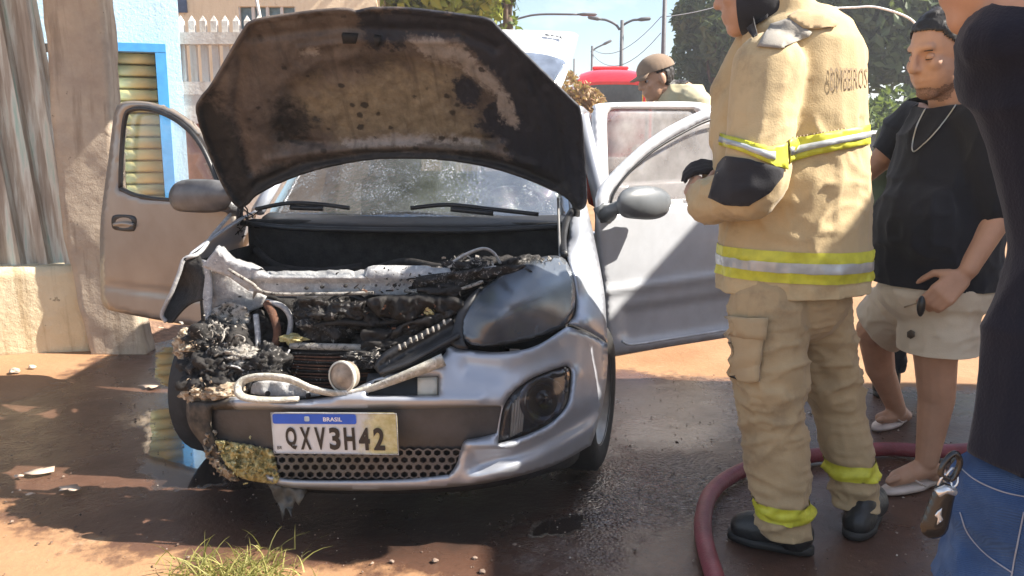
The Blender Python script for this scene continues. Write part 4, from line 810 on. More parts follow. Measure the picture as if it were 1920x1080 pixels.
# number plate
PL0 = lambda u, v, o: bmap(u, v, o)
pc = PCw(A(628.), A(812.), -.012)
PX_, PZ_ = CX * cos(R(2.0)) + CZ * sin(R(2.0)), CZ * cos(R(2.0)) - CX * sin(R(2.0))
def pm(a, b, d=0.0): a, b = np.asarray(a, float), np.asarray(b, float); return pc + np.multiply.outer((a - .5) * .405, PX_) + np.multiply.outer((b - .5) * .134, PZ_) - np.multiply.outer(np.ones_like(a) * d, CY)
def rrect(x0, y0, x1, y1, r, n=5):
    return [(cx + r * cos(t) * .33, cy + r * sin(t)) for cx, cy, t0 in ((x1 - r * .33, y1 - r, 0), (x0 + r * .33, y1 - r, pi / 2), (x0 + r * .33, y0 + r, pi), (x1 - r * .33, y0 + r, 1.5 * pi)) for t in np.linspace(t0, t0 + pi / 2, n)]
def pplate(name, q, d, mat, parent, th=.002, attrs=None, h=.02):
    uv, T, _ = tri2d([(x * 3, y, 1) for x, y in q], h=h, smooth=False); uv = uv / A([3, 1]); o = obj(name, pm(uv[:, 0], uv[:, 1], d), T, mat, parent, smooth=False); solid(o, th, 1)
    return o
def plate_mat():
    t = NT('plate_white_scorched'); n = t.noise(16, 8, .7); g = t.n('ShaderNodeSeparateXYZ', k0=t.co()); x = g.outputs[0]
    m = t.step(t.math('ADD', t.math('MULTIPLY', x, 9.), t.math('MULTIPLY', n, 1.6)), 1.45, 2.1)
    t.set(Base_Color=t.mix(m, t.ramp(t.noise(9), (.3, (.50, .50, .50)), (.7, (.68, .69, .70))), t.ramp(t.noise(40, 6), (.3, (.42, .36, .14)), (.7, (.66, .60, .36)))), Roughness=.35); t.bump(t.math('MULTIPLY', t.noise(50, 6), m), .8, .006); return t.m
plate = pplate('number_plate', rrect(0, 0, 1, 1, .1), 0, plate_mat(), car)
pplate('blue_band', rrect(.012, .73, .68, .97, .05), .0045, simple('plate_blue', (.01, .10, .55), .3, var=.1), plate, .0006)
BLK = simple('plate_black', (.015, .015, .017), .4)
chars = 'QXV3H42'; xs0 = [.105 + k * .117 for k in range(7)]
for ch, x0 in zip(chars, xs0):
    text_mesh(ch, lambda a, b, x0=x0: pm(x0 + a * .088, .10 + b * .55, .0052), BLK, plate, 'plate_character', .035)
text_mesh('BRASIL', lambda a, b: pm(.42 + a * .15, .80 + b * .10, .0072), simple('plate_white', (.8, .8, .8), .4), plate, 'country_lettering', .02)
text_mesh('BR', lambda a, b: pm(.03 + a * .04, .10 + b * .08, .0052), BLK, plate, 'country_code', .01)
pplate('emblem', rrect(.27, .80, .31, .92, .03), .0072, simple('emblem_grey', (.45, .55, .6), .4), plate, .0004)
for q, m_ in (((0, 0, 1, .018), METAL), ((0, .982, 1, 1), METAL), ((0, .018, .006, .982), METAL), ((.994, .018, 1, .982), METAL)):
    pplate('plate_rim', [(q[0], q[1]), (q[2], q[1]), (q[2], q[3]), (q[0], q[3])], .0045, m_, plate, .002)

# ---- headlamp of the unburnt side
HLo = [(863, 612), (872, 578), (900, 545), (940, 515), (985, 492), (1030, 480), (1058, 486), (1074, 515), (1079, 555), (1074, 590), (1050, 616), (1000, 636), (935, 648), (888, 647), (868, 634)]
hlmap = m_tps([(863, 612, .13), (900, 545, .20), (985, 492, .42), (1058, 486, .58), (1079, 555, .51), (1050, 616, .37), (1000, 636, .25), (935, 648, .14), (880, 647, .10), (960, 580, .155), (1030, 560, .34), (1010, 520, .36), (920, 600, .115)])
hl = panel('headlamp', [(u + (u - 972) * .012, v + (v - 566) * .014) for u, v in HLo], hlmap, BPLAST, car, h=10, thick=.05, offset=.05)
panel('lamp_bowl', HLo, hlmap, simple('tarnished_reflector', (.36, .37, .38), .35, .3, var=.5, vs=7), hl, h=10, thick=0, offset=.035, bump=lambda u, v: .07 * np.exp(-(((u - 1018) / 40) ** 2 + ((v - 566) / 45) ** 2)) + .03 * np.exp(-(((u - 920) / 40) ** 2 + ((v - 600) / 35) ** 2)))
panel('lamp_lens', HLo, hlmap, LENS, hl, h=7, thick=.004, roll=(6, .008))
panel('lamp_surround', [(843, 640, 1), (850, 612), (862, 578), (890, 545), (900, 540, 1), (888, 560), (874, 585), (866, 612), (870, 640), (878, 652, 1), (858, 652)], hlmap, BPLAST, hl, h=8, thick=.02, offset=.0)

# ---- burnt front: crossmember, radiator, ducts, ash and debris
def polybeam(name, top, bot, yl, mat, thick=.05, h=8, bmp=None, **k):
    ol = [(*p, 1) for p in top] + [(*p, 1) for p in bot[::-1]]
    return panel(name, ol, m_tps([(p[0], p[1], yl(p[0]) if callable(yl) else yl) for p in top[::max(1, len(top) // 4)] + bot[::max(1, len(bot) // 4)]]) if callable(yl) else (lambda u, v, o=0.0: PCw(u, v, yl + o)), mat, car, h=h, thick=thick, bump=bmp, **k)
def crump(u, v, a=.012, sc=6., sd=1): return a * fbm(np.c_[u / 100, v / 100, np.full(len(u), sd * 3.3)], sc, 4, sd)
polybeam('radiator_crossmember', [(405, 466), (430, 488), (470, 502), (495, 516), (560, 518), (690, 520), (780, 524), (850, 528)], [(378, 500), (430, 520), (465, 545), (500, 553), (600, 554), (690, 552), (760, 556), (850, 562)], .27, METAL, .05, 6, lambda u, v: crump(u, v, .0025, 5) - .02 * (v < 528 + 0 * u) * (u > 470))
ptube('crossmember_rail', [(408, 464, .32), (440, 492, .31), (480, 513, .31), (560, 519, .31), (690, 523, .31), (770, 527, .31), (800, 530, .31)], .011, METAL)
ptube('crossmember_bead', [(428, 505, .24), (470, 530, .235), (505, 550, .235), (620, 551, .235), (700, 549, .235)], .006, ASHW)
for u0, v0 in ((575, 540), (604, 538), (648, 536), (740, 535), (468, 525)):
    MB().ell(PCw(A(float(u0)), A(float(v0)), .245), (.008, .01, .006), AX, 8, 6).obj('bolt_head', CHAR, car)
polybeam('lamp_support', [(388, 500), (425, 512), (462, 540), (498, 556)], [(394, 590), (420, 600), (455, 590), (490, 575)], .33, METAL, .012, 6, lambda u, v: crump(u, v, .006, 4, 3))
panel('ash_sheet', [(400, 578), (430, 568), (462, 578), (470, 600), (462, 616), (430, 612), (405, 612), (396, 598)], lambda u, v, o=0.0: PCw(u, v, .26 + o), ASHW, car, h=5, thick=.006, bump=lambda u, v: crump(u, v, .02, 9, 4))
polybeam('bay_front_panel', [(440, 556), (560, 560), (700, 556), (850, 560)], [(440, 720), (560, 735), (700, 735), (850, 660)], .36, CHAR, .01, 9, lambda u, v: crump(u, v, .03, 4, 6))
# radiator: frame, tubes, fins
rad = polybeam('radiator', [(540, 662), (560, 655), (700, 655)], [(545, 728), (600, 734), (700, 722)], .20, CHAR, .03, 10)
for k in range(12):
    v0 = 662 + k * 5.4; ptube('radiator_fin', [(548, v0, .165), (620, v0 + 1.5 + (k % 3), .16), (694, v0 - 1 + (k % 2), .165)], .0035, ASH if k % 3 == 0 else RUST, rad, 5)
ptube('radiator_tank', [(545, 648, .18), (600, 650, .17), (690, 652, .17)], .012, ASHW)
# horn
hp = PCw(A(642.), A(706.), .02); hx = [CX * .97 - CY * .24, CX * .24 + CY * .97, CZ]
def lathe_at(name, c0, a, prof, mat, parent, n=24):
    a = A(a, float); a /= np.linalg.norm(a); b = np.cross(a, CZ); b /= np.linalg.norm(b); c_ = np.cross(b, a)
    V = [c0 + a * p + max(r, 1e-4) * (cos(2 * pi * k / n) * b + sin(2 * pi * k / n) * c_) for p, r in prof for k in range(n)]
    return obj(name, V, [(i * n + k, i * n + (k + 1) % n, (i + 1) * n + (k + 1) % n, (i + 1) * n + k) for i in range(len(prof) - 1) for k in range(n)], mat, parent)
hn = lathe_at('horn', hp, -CY - .35 * CX + .1 * CZ, [(-.04, .02), (-.03, .045), (-.005, .046), (0, .046), (.004, .043), (.002, .036), (.010, .020), (.012, .0)], simple('scorched_tan_metal', (.30, .25, .20), .6, .2, var=.4, vs=30), car)
lathe_at('horn_rim', hp, -CY - .35 * CX + .1 * CZ, [(-.006, .045), (-.006, .050), (.006, .050), (.006, .044)], CREAMPL, hn)
# melted upper edge of the bumper skin
ptube('melted_bumper_lip', [(560, 748, .0), (500, 750, -.005), (456, 744, .0), (448, 726, .01), (462, 711, .02), (500, 706, .02), (545, 712, .02), (588, 730, .02), (640, 738, .01), (690, 730, .02), (740, 712, .02), (790, 692, .03), (832, 674, .05)], [.013, .016, .018, .018, .016, .016, .018, .017, .014, .014, .018, .022, .026], SOOTCR, None, 10, .6)
panel('melted_skin', [(470, 738, 1), (474, 720), (500, 714), (540, 718), (575, 730), (600, 742, 1), (540, 748)], lambda u, v, o=0.0: PCw(u, v, .05 + o), METAL, car, h=6, thick=.004, bump=lambda u, v: crump(u, v, .012, 5, 8))
for u0, v0 in ((502, 738), (578, 742)): MB().ell(PCw(A(float(u0)), A(float(v0)), .03), (.009, .009, .009), AX, 8, 6).obj('clip', CHAR, car)
# drooping upper grille with its teeth
gr = panel('upper_grille', [(700, 690, 1), (740, 656), (790, 628), (846, 598, 1), (856, 610), (866, 634, 1), (810, 672), (760, 700), (724, 712, 1)], m_tps([(700, 690, .06), (846, 598, .16), (866, 634, .12), (724, 712, .05)]), BPLAST, car, h=7, thick=.02, bump=lambda u, v: .012 * np.sin((v + .55 * u) / 5.5))
for k in range(9):
    t = k / 8; u0, v0 = 748 + 84 * t, 652 - 44 * t + 2 * sin(k * 2.1)
    MB().tube(A([PCw(A(u0), A(v0 - 6), .07 + .06 * t), PCw(A(u0 + 2), A(v0 + 4), .06 + .06 * t)]), .0045, 6).obj('grille_tooth', ASHW, gr)
ptube('grille_bar', [(712, 700, .04), (770, 678, .06), (830, 645, .08), (862, 628, .10)], .010, BPLAST, gr)

def clump(name, u, v, yl, ru, rv, rd, mat, seed=1, amp=.55, scale=2.2, sub=5, spike=.0):
    bm = bmesh.new(); bmesh.ops.create_icosphere(bm, subdivisions=sub, radius=1); P = A([tuple(q.co) for q in bm.verts]); f = [[q.index for q in p.verts] for p in bm.faces]; bm.free()
    n = fbm(P + seed * 7.7, scale * .8, 4, seed, .5); n2 = 1 - np.abs(fbm(P + seed * 3.1, scale * 1.7, 4, seed + 9)); r = 1 + .62 * amp * n - .45 * spike * (n2 ** 3)
    P = P * r[:, None]; c0 = PCw(A(float(u)), A(float(v)), yl); sc = yl / 2.65 + 1
    k = np.linalg.norm(c0 - CAM0) / F; W = c0 + np.outer(P[:, 0] * ru * k, CX) + np.outer(P[:, 1] * rd, CY) + np.outer(P[:, 2] * rv * k, CZ)
    return obj(name, W, f, mat, car)
def flakes(name, n, u, v, yl, su, sv, sd, size, mat, seed=1, kind='stuff'):
    g = np.random.default_rng(seed); m = MB()
    for _ in range(n):
        c0 = PCw(A(u + su * g.normal()), A(v + sv * g.normal()), yl + sd * g.normal()); a = g.normal(size=3); a /= np.linalg.norm(a); b = np.cross(a, g.normal(size=3)); b /= np.linalg.norm(b); c_ = np.cross(a, b)
        s1, s2 = size * g.uniform(.4, 1.6), size * g.uniform(.15, .7); k = g.uniform(-.5, .5) * s1
        m.add([c0 - a * s1 - b * s2, c0 - a * s1 * .9 + b * s2, c0 + b * s2 * 1.1 + c_ * k, c0 - b * s2 * .9 + c_ * k, c0 + a * s1 - b * s2 * .8 + c_ * k * .3, c0 + a * s1 * 1.1 + b * s2 * .7 + c_ * k * .2], [(0, 1, 2, 3), (3, 2, 5, 4)])
    o = m.obj(name, mat, car, smooth=False); o['kind'] = kind; solid(o, .0015, 0); return o
def wires(name, n, u, v, yl, su, sv, sd, r, mat, seed=1, ln=60):
    g = np.random.default_rng(seed); m = MB()
    for _ in range(n):
        p = A([u + su * g.normal(), v + sv * g.normal(), yl + sd * g.normal()]); d = g.normal(size=3) * A([ln, ln * .5, .03]); q = [p]
        for s_ in range(4): d = d * .7 + g.normal(size=3) * A([ln * .5, ln * .4, .02]); q.append(q[-1] + d * .4)
        m.tube(cr([PCw(A(x[0]), A(x[1]), x[2]) for x in q], 4), r * g.uniform(.6, 1.5), 5)
    o = m.obj(name, mat, car); o['kind'] = 'stuff'; return o
clump('charred_debris', 405, 645, .22, 62, 42, .10, ASH, 1, .6, 2.6, 5, .5); clump('charred_debris', 470, 640, .26, 50, 46, .10, CHAR, 2, .6, 2.4, 5, .4)
clump('pale_ash_pile', 368, 648, .20, 34, 30, .07, TANF, 3, .7, 2.8, 5, .6); clump('pale_ash_pile', 440, 668, .17, 46, 20, .06, ASHW, 4, .7, 2.6, 5, .6)
clump('charred_debris', 400, 700, .16, 55, 40, .12, CHAR, 5, .5, 2.2, 5, .4); clump('charred_debris', 500, 690, .18, 55, 48, .10, ASH, 6, .6, 2.6, 5, .5)
clump('scorched_foam', 378, 728, .12, 32, 26, .06, TANF, 7, .6, 2.4, 5, .5); clump('scorched_foam', 425, 733, .08, 34, 16, .05, TANF, 8, .5, 2.2, 5, .3)
clump('charred_debris', 610, 600, .25, 60, 38, .08, ASH, 9, .6, 2.8, 5, .6); clump('charred_debris', 690, 590, .27, 60, 34, .08, CHAR, 10, .6, 2.6, 5, .5)
clump('charred_debris', 720, 640, .22, 66, 36, .08, CHAR, 11, .5, 2.2, 5, .4); clump('scorched_yellow_insulation', 550, 636, .19, 22, 9, .02, FOAM, 12, .7, 2.6, 4, .4)
clump('charred_debris', 775, 592, .25, 48, 28, .06, CHAR, 13, .6, 2.6, 5, .5); clump('scorched_yellow_insulation', 808, 584, .20, 15, 9, .02, FOAM, 14, .7, 2.4, 4, .4)
clump('charred_debris', 700, 672, .15, 52, 16, .05, ASH, 15, .6, 3, 5, .6); clump('charred_debris', 840, 545, .28, 66, 24, .08, CHAR, 16, .6, 2.4, 5, .4)
clump('charred_debris', 880, 510, .34, 55, 22, .07, ASH, 17, .7, 2.8, 5, .5); clump('charred_debris', 940, 505, .42, 52, 24, .08, CHAR, 18, .6, 2.4, 5, .5)
clump('charred_debris', 800, 515, .36, 70, 15, .06, ASH, 19, .7, 2.8, 5, .6); clump('charred_debris', 990, 492, .5, 36, 12, .05, ASH, 20, .7, 2.6, 4, .5)
ptube('warped_strip', [(812, 515, .34), (840, 498, .33), (872, 478, .33), (905, 466, .34), (925, 474, .35), (938, 494, .36)], [.010, .014, .016, .014, .012, .010], METAL, None, 7, .4)
ptube('warped_strip', [(800, 530, .30), (850, 522, .28), (890, 508, .28), (930, 500, .3)], .010, METAL, None, 7, .4); ptube('warped_strip', [(760, 545, .24), (820, 548, .22), (870, 540, .22), (905, 528, .24)], .013, ASHW, None, 7, .5)
ptube('burnt_tube', [(500, 568, .25), (512, 590, .22), (520, 625, .2), (512, 665, .19), (516, 700, .18)], .014, RUST); ptube('burnt_tube', [(500, 565, .26), (530, 575, .24), (545, 600, .24), (540, 640, .22)], .010, METAL)
ptube('burnt_tube', [(480, 590, .24), (484, 640, .2), (480, 690, .18)], .010, METAL); ptube('burnt_tube', [(580, 612, .2), (640, 604, .19), (700, 608, .19), (752, 600, .2)], .008, CHAR)
ptube('burnt_tube', [(700, 640, .2), (740, 622, .18), (790, 606, .18), (840, 588, .19)], .012, CHAR)
for a in ((60, 405, 640, .15, 24, 18, .03, .007, ASHW, 1), (60, 368, 655, .15, 12, 12, .02, .006, TANF, 2), (60, 620, 580, .20, 45, 14, .03, .006, ASH, 3), (70, 700, 672, .12, 36, 7, .02, .005, ASHW, 4), (50, 480, 690, .15, 36, 20, .03, .006, ASH, 5),
          (70, 800, 530, .24, 60, 12, .03, .006, ASH, 6), (50, 890, 496, .33, 36, 10, .03, .007, ASHW, 7), (40, 375, 725, .08, 13, 10, .02, .007, TANF, 8), (40, 780, 585, .18, 36, 14, .02, .006, RUST, 9), (40, 755, 514, .33, 30, 4, .02, .007, ASHW, 10), (36, 1000, 490, .47, 24, 4, .02, .007, ASHW, 11), (30, 450, 420, 1.0, 10, 14, .02, .007, ASH, 12)):
    flakes('ash_flakes', *a)
for a in ((10, 430, 640, .17, 34, 20, .02, .0024, ASHW, 1, 30), (12, 640, 590, .22, 60, 16, .02, .0024, CHAR, 2, 40), (8, 810, 545, .24, 50, 12, .02, .0026, CHAR, 3, 40), (8, 500, 690, .16, 36, 20, .02, .0024, METAL, 4, 30), (8, 470, 420, .98, 16, 10, .02, .003, CHAR, 5, 20)):
    wires('burnt_wiring', *a)
# cooling fan behind the radiator, drooping melted sheets
fan = lathe_at('cooling_fan', PCw(A(655.), A(600.), .29), -CY, [(-.02, .085), (.0, .098), (.02, .098), (.025, .088)], WETCHAR, car, 32)
for k in range(6):
    t = k * pi / 3 + .3; c0 = PCw(A(655.), A(600.), .285); r_ = CX * cos(t) + CZ * sin(t); q_ = -CX * sin(t) + CZ * cos(t); obj('fan_blade', [c0 + r_ * .02 - q_ * .012, c0 + r_ * .085 - q_ * .03 - CY * .012, c0 + r_ * .088 + q_ * .02 + CY * .012, c0 + r_ * .02 + q_ * .012], [(0, 1, 2, 3)], WETCHAR, fan, smooth=False)
def drape(name, ol, yl, mat, seed, a=.03, sc=5): return panel(name, ol, lambda u, v, o=0.0: PCw(u, v, yl + o), mat, car, h=4.5, thick=.004, bump=lambda u, v: a * fbm(np.c_[u / 100, v / 100, np.full(len(u), seed * 2.7)], sc, 4, seed), roll=(6, .015))
drape('melted_sheet', [(560, 560), (640, 566), (720, 562), (760, 572), (740, 596), (700, 586), (676, 606), (640, 590), (600, 602), (575, 590)], .19, WETCHAR, 1); drape('melted_sheet', [(690, 560), (780, 552), (850, 556), (872, 572), (840, 592), (800, 580), (770, 604), (730, 596), (705, 590)], .17, CHAR, 2)
drape('melted_sheet', [(395, 690), (440, 684), (500, 690), (540, 700), (545, 722), (500, 712), (460, 720), (420, 726), (392, 715)], .10, WETCHAR, 3); drape('melted_sheet', [(350, 668), (400, 672), (450, 680), (455, 712), (410, 706), (372, 712), (350, 700)], .12, ASH, 4)
drape('melted_sheet', [(780, 520), (860, 508), (930, 500), (985, 498), (960, 512), (900, 526), (860, 548), (820, 545), (790, 540)], .24, ASH, 5); drape('melted_sheet', [(740, 612), (800, 590), (850, 576), (858, 590), (800, 618), (750, 645), (725, 640)], .17, WETCHAR, 6, .015)
# melted lower left of the bumper
FO = [(402, 826), (440, 828), (480, 836), (512, 846), (520, 880), (528, 906), (490, 905), (450, 896), (424, 880), (408, 855)]
panel('melted_yellow_foam', FO, bmap, FOAM, bump_o, h=2.6, thick=.01, offset=.0, bump=lambda u, v: .030 * fbm(np.c_[u / 100, v / 100, 0 * u], 9, 5, 31, .65) + .012 * np.abs(fbm(np.c_[u / 100, v / 100, 0 * u], 22, 3, 5)), roll=(10, .03))
panel('melted_foam_fringe', [(380, 815), (402, 812), (412, 840), (424, 878), (450, 900), (430, 900), (405, 880), (388, 850)], bmap, TANF, bump_o, h=3, thick=.01, offset=.01, bump=lambda u, v: .03 * fbm(np.c_[u / 100, v / 100, 0 * u], 10, 5, 33, .65))
flakes('foam_shreds', 60, 462, 868, .02, 26, 18, .008, .005, FOAM, 31); flakes('foam_shreds', 30, 412, 860, .07, 10, 16, .01, .006, TANF, 32)
panel('torn_undertray', [(496, 902, 1), (540, 910), (590, 918, 1), (572, 928), (560, 948, 1), (552, 940), (546, 968, 1), (536, 950), (530, 978, 1), (524, 950), (514, 934), (508, 918)], lambda u, v, o=0.0: PCw(u, v, .09 + o), simple('torn_grey_plastic', (.075, .07, .062), .5, var=.5), car, h=6, thick=.003, bump=lambda u, v: crump(u, v, .03, 5, 9))
panel('bumper_skirt', [(540, 902, 1), (640, 908), (880, 900), (1040, 862), (1090, 836, 1), (1080, 866), (1040, 884), (880, 920), (640, 926), (545, 918, 1)], bmap, BPLAST, car, h=12, thick=.01, offset=.05)

# ---- doors (opened about sixty degrees)
def door_plane(hinge, ang): a = R(ang); return m_plane(A(hinge), (-sin(a), cos(a), 0)), A([cos(a), sin(a), 0])
HL_ = L((.80, 1.25, 0)); dmap, ddir = door_plane(HL_, 31)
DO = [(1141, 668, 1), (1250, 651), (1370, 632), (1440, 620), (1456, 600, 1), (1462, 480), (1468, 360), (1462, 220, 1), (1440, 196), (1390, 192), (1330, 202), (1270, 228), (1215, 262), (1165, 305), (1128, 345), (1116, 372, 1), (1120, 450), (1132, 560)]
DW = [(1142, 398, 1), (1150, 362), (1185, 318), (1230, 280), (1280, 250), (1330, 226), (1390, 212), (1436, 216, 1), (1444, 300), (1442, 372, 1), (1300, 380), (1200, 390)]
def dbump(u, v):
    P = np.stack([u, v], -1); o = .02 * np.clip((v - 400) / 150, -1, 1) ** 2
    o = o + .012 * np.clip(-sdist(A([(1164, 575), (1400, 540), (1400, 605), (1180, 645), (1160, 630)], float), P) / 6 + .5, 0, 1) * 0
    sd = sdist(A([(1168, 580), (1420, 543), (1420, 606), (1182, 642), (1164, 628)], float), P); return o + .012 * np.tanh(sd / 5) - .014 * np.exp(-((v - (600 - .14 * (u - 1150) - 55)) / 8) ** 2)
drL = panel('front_door', DO, dmap, simple('front_door_lit_silver', (.58, .60, .64), .3, .15, var=.06, coat=.4), car, holes=[DW], h=8, thick=.05, bump=dbump, roll=(8, .012))  # sunlight on this door put into a lighter silver than the body
panel('door_window', [(p[0] + (p[0] - 1300) * .02, p[1] + (p[1] - 310) * .03, 1) for p in DW], dmap, WIN, drL, h=20, thick=.004, offset=.025)
def plane_tube(name, pts, r, mp, mat, parent, off=-.012):
    q = cr(pts, 6); return MB().tube(mp(q[:, 0], q[:, 1], np.full(len(q), off)), r, 7).obj(name, mat, parent)
plane_tube('window_seal', [(1142, 398), (1152, 360), (1186, 317), (1230, 279), (1280, 249), (1330, 225), (1390, 211)], .006, dmap, BPLAST, drL)
plane_tube('moulding_line', [(1166, 640), (1186, 646), (1260, 635), (1380, 616)], .006, dmap, simple('pale_trim', (.6, .62, .65), .3, .2), drL)
def mirror(parent, u0, v0, u1, v1, mp, arm, mat, glass=None):
    ol = [(u0 + 12, v0 + 8), (u0 + 40, v0), (u1 - 26, v0 + 2), (u1 - 5, v0 + 14), (u1, (v0 + v1) / 2), (u1 - 8, v1 - 10), (u1 - 30, v1), (u0 + 40, v1), (u0 + 10, v1 - 6), (u0, (v0 + v1) / 2)]
    cu, cv = (u0 + u1) / 2, (v0 + v1) / 2
    o = panel('wing_mirror', ol, mp, mat, parent, h=6, thick=.05, offset=-.10, bump=lambda u, v: -.075 * np.sqrt(np.maximum(1 - ((u - cu) / (u1 - u0) * 1.9) ** 2 * .8 - ((v - cv) / (v1 - v0) * 1.9) ** 2 * .8, 0)))
    q = A(arm, float); MB().tube(np.vstack([mp(q[:1, 0], q[:1, 1], A([-.02])), mp(q[1:2, 0], q[1:2, 1], A([-.07])), mp(q[2:, 0], q[2:, 1], A([-.11]))]), [.045, .035, .04], 10, flat=.8).obj('mirror_arm', mat, o); return o
mirror(drL, 1156, 349, 1258, 411, dmap, [(1138, 402), (1152, 392), (1172, 384)], GREYPL)
panel('mirror_base', [(1120, 392, 1), (1134, 380), (1150, 384), (1158, 400), (1150, 414), (1128, 418, 1)], dmap, GREYPL, drL, h=8, thick=.03, offset=-.02)
# rear door of the same side
HR_ = L((.80, 2.30, 0)); rmap, _ = door_plane(HR_, 31)
panel_r = panel('rear_door', [(1118, 400, 1), (1110, 235), (1114, 204), (1124, 194), (1220, 191), (1310, 192), (1345, 205, 1), (1380, 270), (1390, 400), (1380, 560, 1), (1150, 610, 1)], rmap, simple('rear_door_lit_silver', (.74, .75, .78), .3, var=.06, coat=.4), car, holes=[[(1141, 345, 1), (1138, 225), (1146, 206), (1160, 204), (1300, 205, 1), (1330, 240), (1345, 330, 1)]], h=9, thick=.04, roll=(8, .012))  # body silver turned near white in colour for the sun on this door
panel('door_window', [(1130, 355, 1), (1130, 197, 1), (1310, 197, 1), (1355, 335, 1)], rmap, WIN, panel_r, h=30, thick=.004, offset=.02)
# passenger-side front door
HQ_ = L((-.80, 1.25, 0)); qmap, _ = door_plane(HQ_, 149)
DQ = [(189, 560, 1), (187, 470), (190, 400), (203, 300), (214, 215), (228, 192), (270, 190), (310, 200), (350, 222), (382, 256), (405, 300), (428, 352), (440, 396, 1), (452, 460), (452, 560), (440, 622, 1), (330, 606), (215, 584), (196, 575)]
QW = [(226, 352, 1), (228, 290), (234, 225), (246, 206), (280, 205), (318, 218), (352, 242), (378, 275), (400, 322), (416, 366, 1), (330, 372), (262, 366)]
def qb(u, v): return .022 * (1 - np.clip((v - 400) / 150, -1, 1) ** 2) * -1 + .01 * np.exp(-((v - (535 + .12 * (u - 200))) / 7) ** 2)
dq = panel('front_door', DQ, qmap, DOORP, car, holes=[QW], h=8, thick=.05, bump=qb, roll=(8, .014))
panel('door_window', [(p[0] + (p[0] - 320) * .02, p[1] + (p[1] - 290) * .02, 1) for p in QW], qmap, CLEARW, dq, h=20, thick=.004, offset=.025)
plane_tube('window_seal', [(226, 352), (228, 290), (234, 225), (246, 206), (280, 205), (318, 218), (352, 242), (378, 275), (400, 322), (416, 366)], .012, qmap, BPLAST, dq)
plane_tube('window_seal', [(226, 354), (262, 368), (330, 376), (400, 370)], .012, qmap, BPLAST, dq)
panel('door_handle_cup', [(209, 410), (216, 403), (246, 404), (255, 411), (253, 428), (246, 434), (216, 431), (210, 425)], qmap, BPLAST, dq, h=6, thick=.01, offset=-.026, bump=lambda u, v: .015 * np.exp(-(((u - 232) / 14) ** 2 + ((v - 418) / 9) ** 2)))
plane_tube('door_handle', [(214, 421), (232, 419), (250, 422)], .010, qmap, DOORP, dq, -.034)
mq = mirror(dq, 316, 336, 436, 398, qmap, [(440, 392), (432, 388), (420, 384)], simple('shaded_dusty_mirror', (.11, .11, .115), .4, var=.3))  # darker than the other mirror: its shade is in the colour, with dust
# ================================================================== PEOPLE
def fuse(mb, voxel=.008, smooth=4, post=None, cuts=()):
    """one continuous surface from overlapping limbs -> (verts, faces) in world space; cuts = (point, normal) planes, the +normal side is removed"""
    me = bpy.data.meshes.new('f'); me.from_pydata(mb.v, [], mb.f); ob = bpy.data.objects.new('f', me); C.objects.link(ob)
    bm = bmesh.new(); bm.from_mesh(me); bmesh.ops.recalc_face_normals(bm, faces=bm.faces); bm.to_mesh(me); bm.free()
    r = ob.modifiers.new('r', 'REMESH'); r.mode = 'VOXEL'; r.voxel_size = voxel
    if smooth: s_ = ob.modifiers.new('s', 'SMOOTH'); s_.iterations = smooth; s_.factor = .5
    dg = bpy.context.evaluated_depsgraph_get(); m2 = bpy.data.meshes.new_from_object(ob.evaluated_get(dg)); bpy.data.objects.remove(ob); bpy.data.meshes.remove(me)
    n = len(m2.vertices); V = np.empty(n * 3); m2.vertices.foreach_get('co', V); V = V.reshape(-1, 3)
    if post is not None:
        N = np.empty(n * 3); m2.vertex_normals.foreach_get('vector', N); N = N.reshape(-1, 3); V = post(V, N); m2.vertices.foreach_set('co', V.ravel()); m2.update()
    if cuts:
        bm = bmesh.new(); bm.from_mesh(m2)
        for c_ in cuts:
            if len(c_) == 2: g = bm.verts[:] + bm.edges[:] + bm.faces[:]
            else:
                fs = [f for f in bm.faces if c_[2](f.calc_center_median())]; g = set(fs); g |= {e for f in fs for e in f.edges}; g |= {v for f in fs for v in f.verts}; g = list(g)
            bmesh.ops.bisect_plane(bm, geom=g, plane_co=tuple(c_[0]), plane_no=tuple(c_[1]), clear_outer=True)
        bm.verts.index_update(); V = A([tuple(v.co) for v in bm.verts]); Fc = [[q.index for q in f.verts] for f in bm.faces]; bm.free()
    else: Fc = [list(p.vertices) for p in m2.polygons]
    bpy.data.meshes.remove(m2); return V, Fc
def folds(amp=.010, sc=7., zsc=2.0, seed=1, fine=.003, where=None):
    def f(V, N):
        P = V * A([1, 1, zsc]); w = np.stack([noise3(P, sc * .5, seed + k) for k in range(3)], -1); r = 1 - 2.6 * np.sqrt(np.abs(noise3(P + w * .12, sc, seed + 5)) + .01); r2 = 1 - 2.6 * np.sqrt(np.abs(noise3(P + w * .08, sc * 2.1, seed + 8)) + .01); d = amp * (r * .5 + r2 * .3) + fine * noise3(V, 40, seed)
        if where is not None: d = d * where(V)
        return V + N * d[:, None]
    return f
def band(V, Fc, cuts, off):
    bm = bmesh.new(); vs = [bm.verts.new(p) for p in V]
    for f in Fc:
        try: bm.faces.new([vs[i] for i in f])
        except ValueError: pass
    for p, nn in cuts: bmesh.ops.bisect_plane(bm, geom=bm.verts[:] + bm.edges[:] + bm.faces[:], plane_co=tuple(p), plane_no=tuple(nn), clear_outer=True)
    bm.normal_update(); bm.verts.index_update(); W = A([tuple(v.co + v.normal * off) for v in bm.verts]) if len(bm.verts) else np.zeros((0, 3)); F2 = [[q.index for q in f.verts] for f in bm.faces]; bm.free(); return W, F2
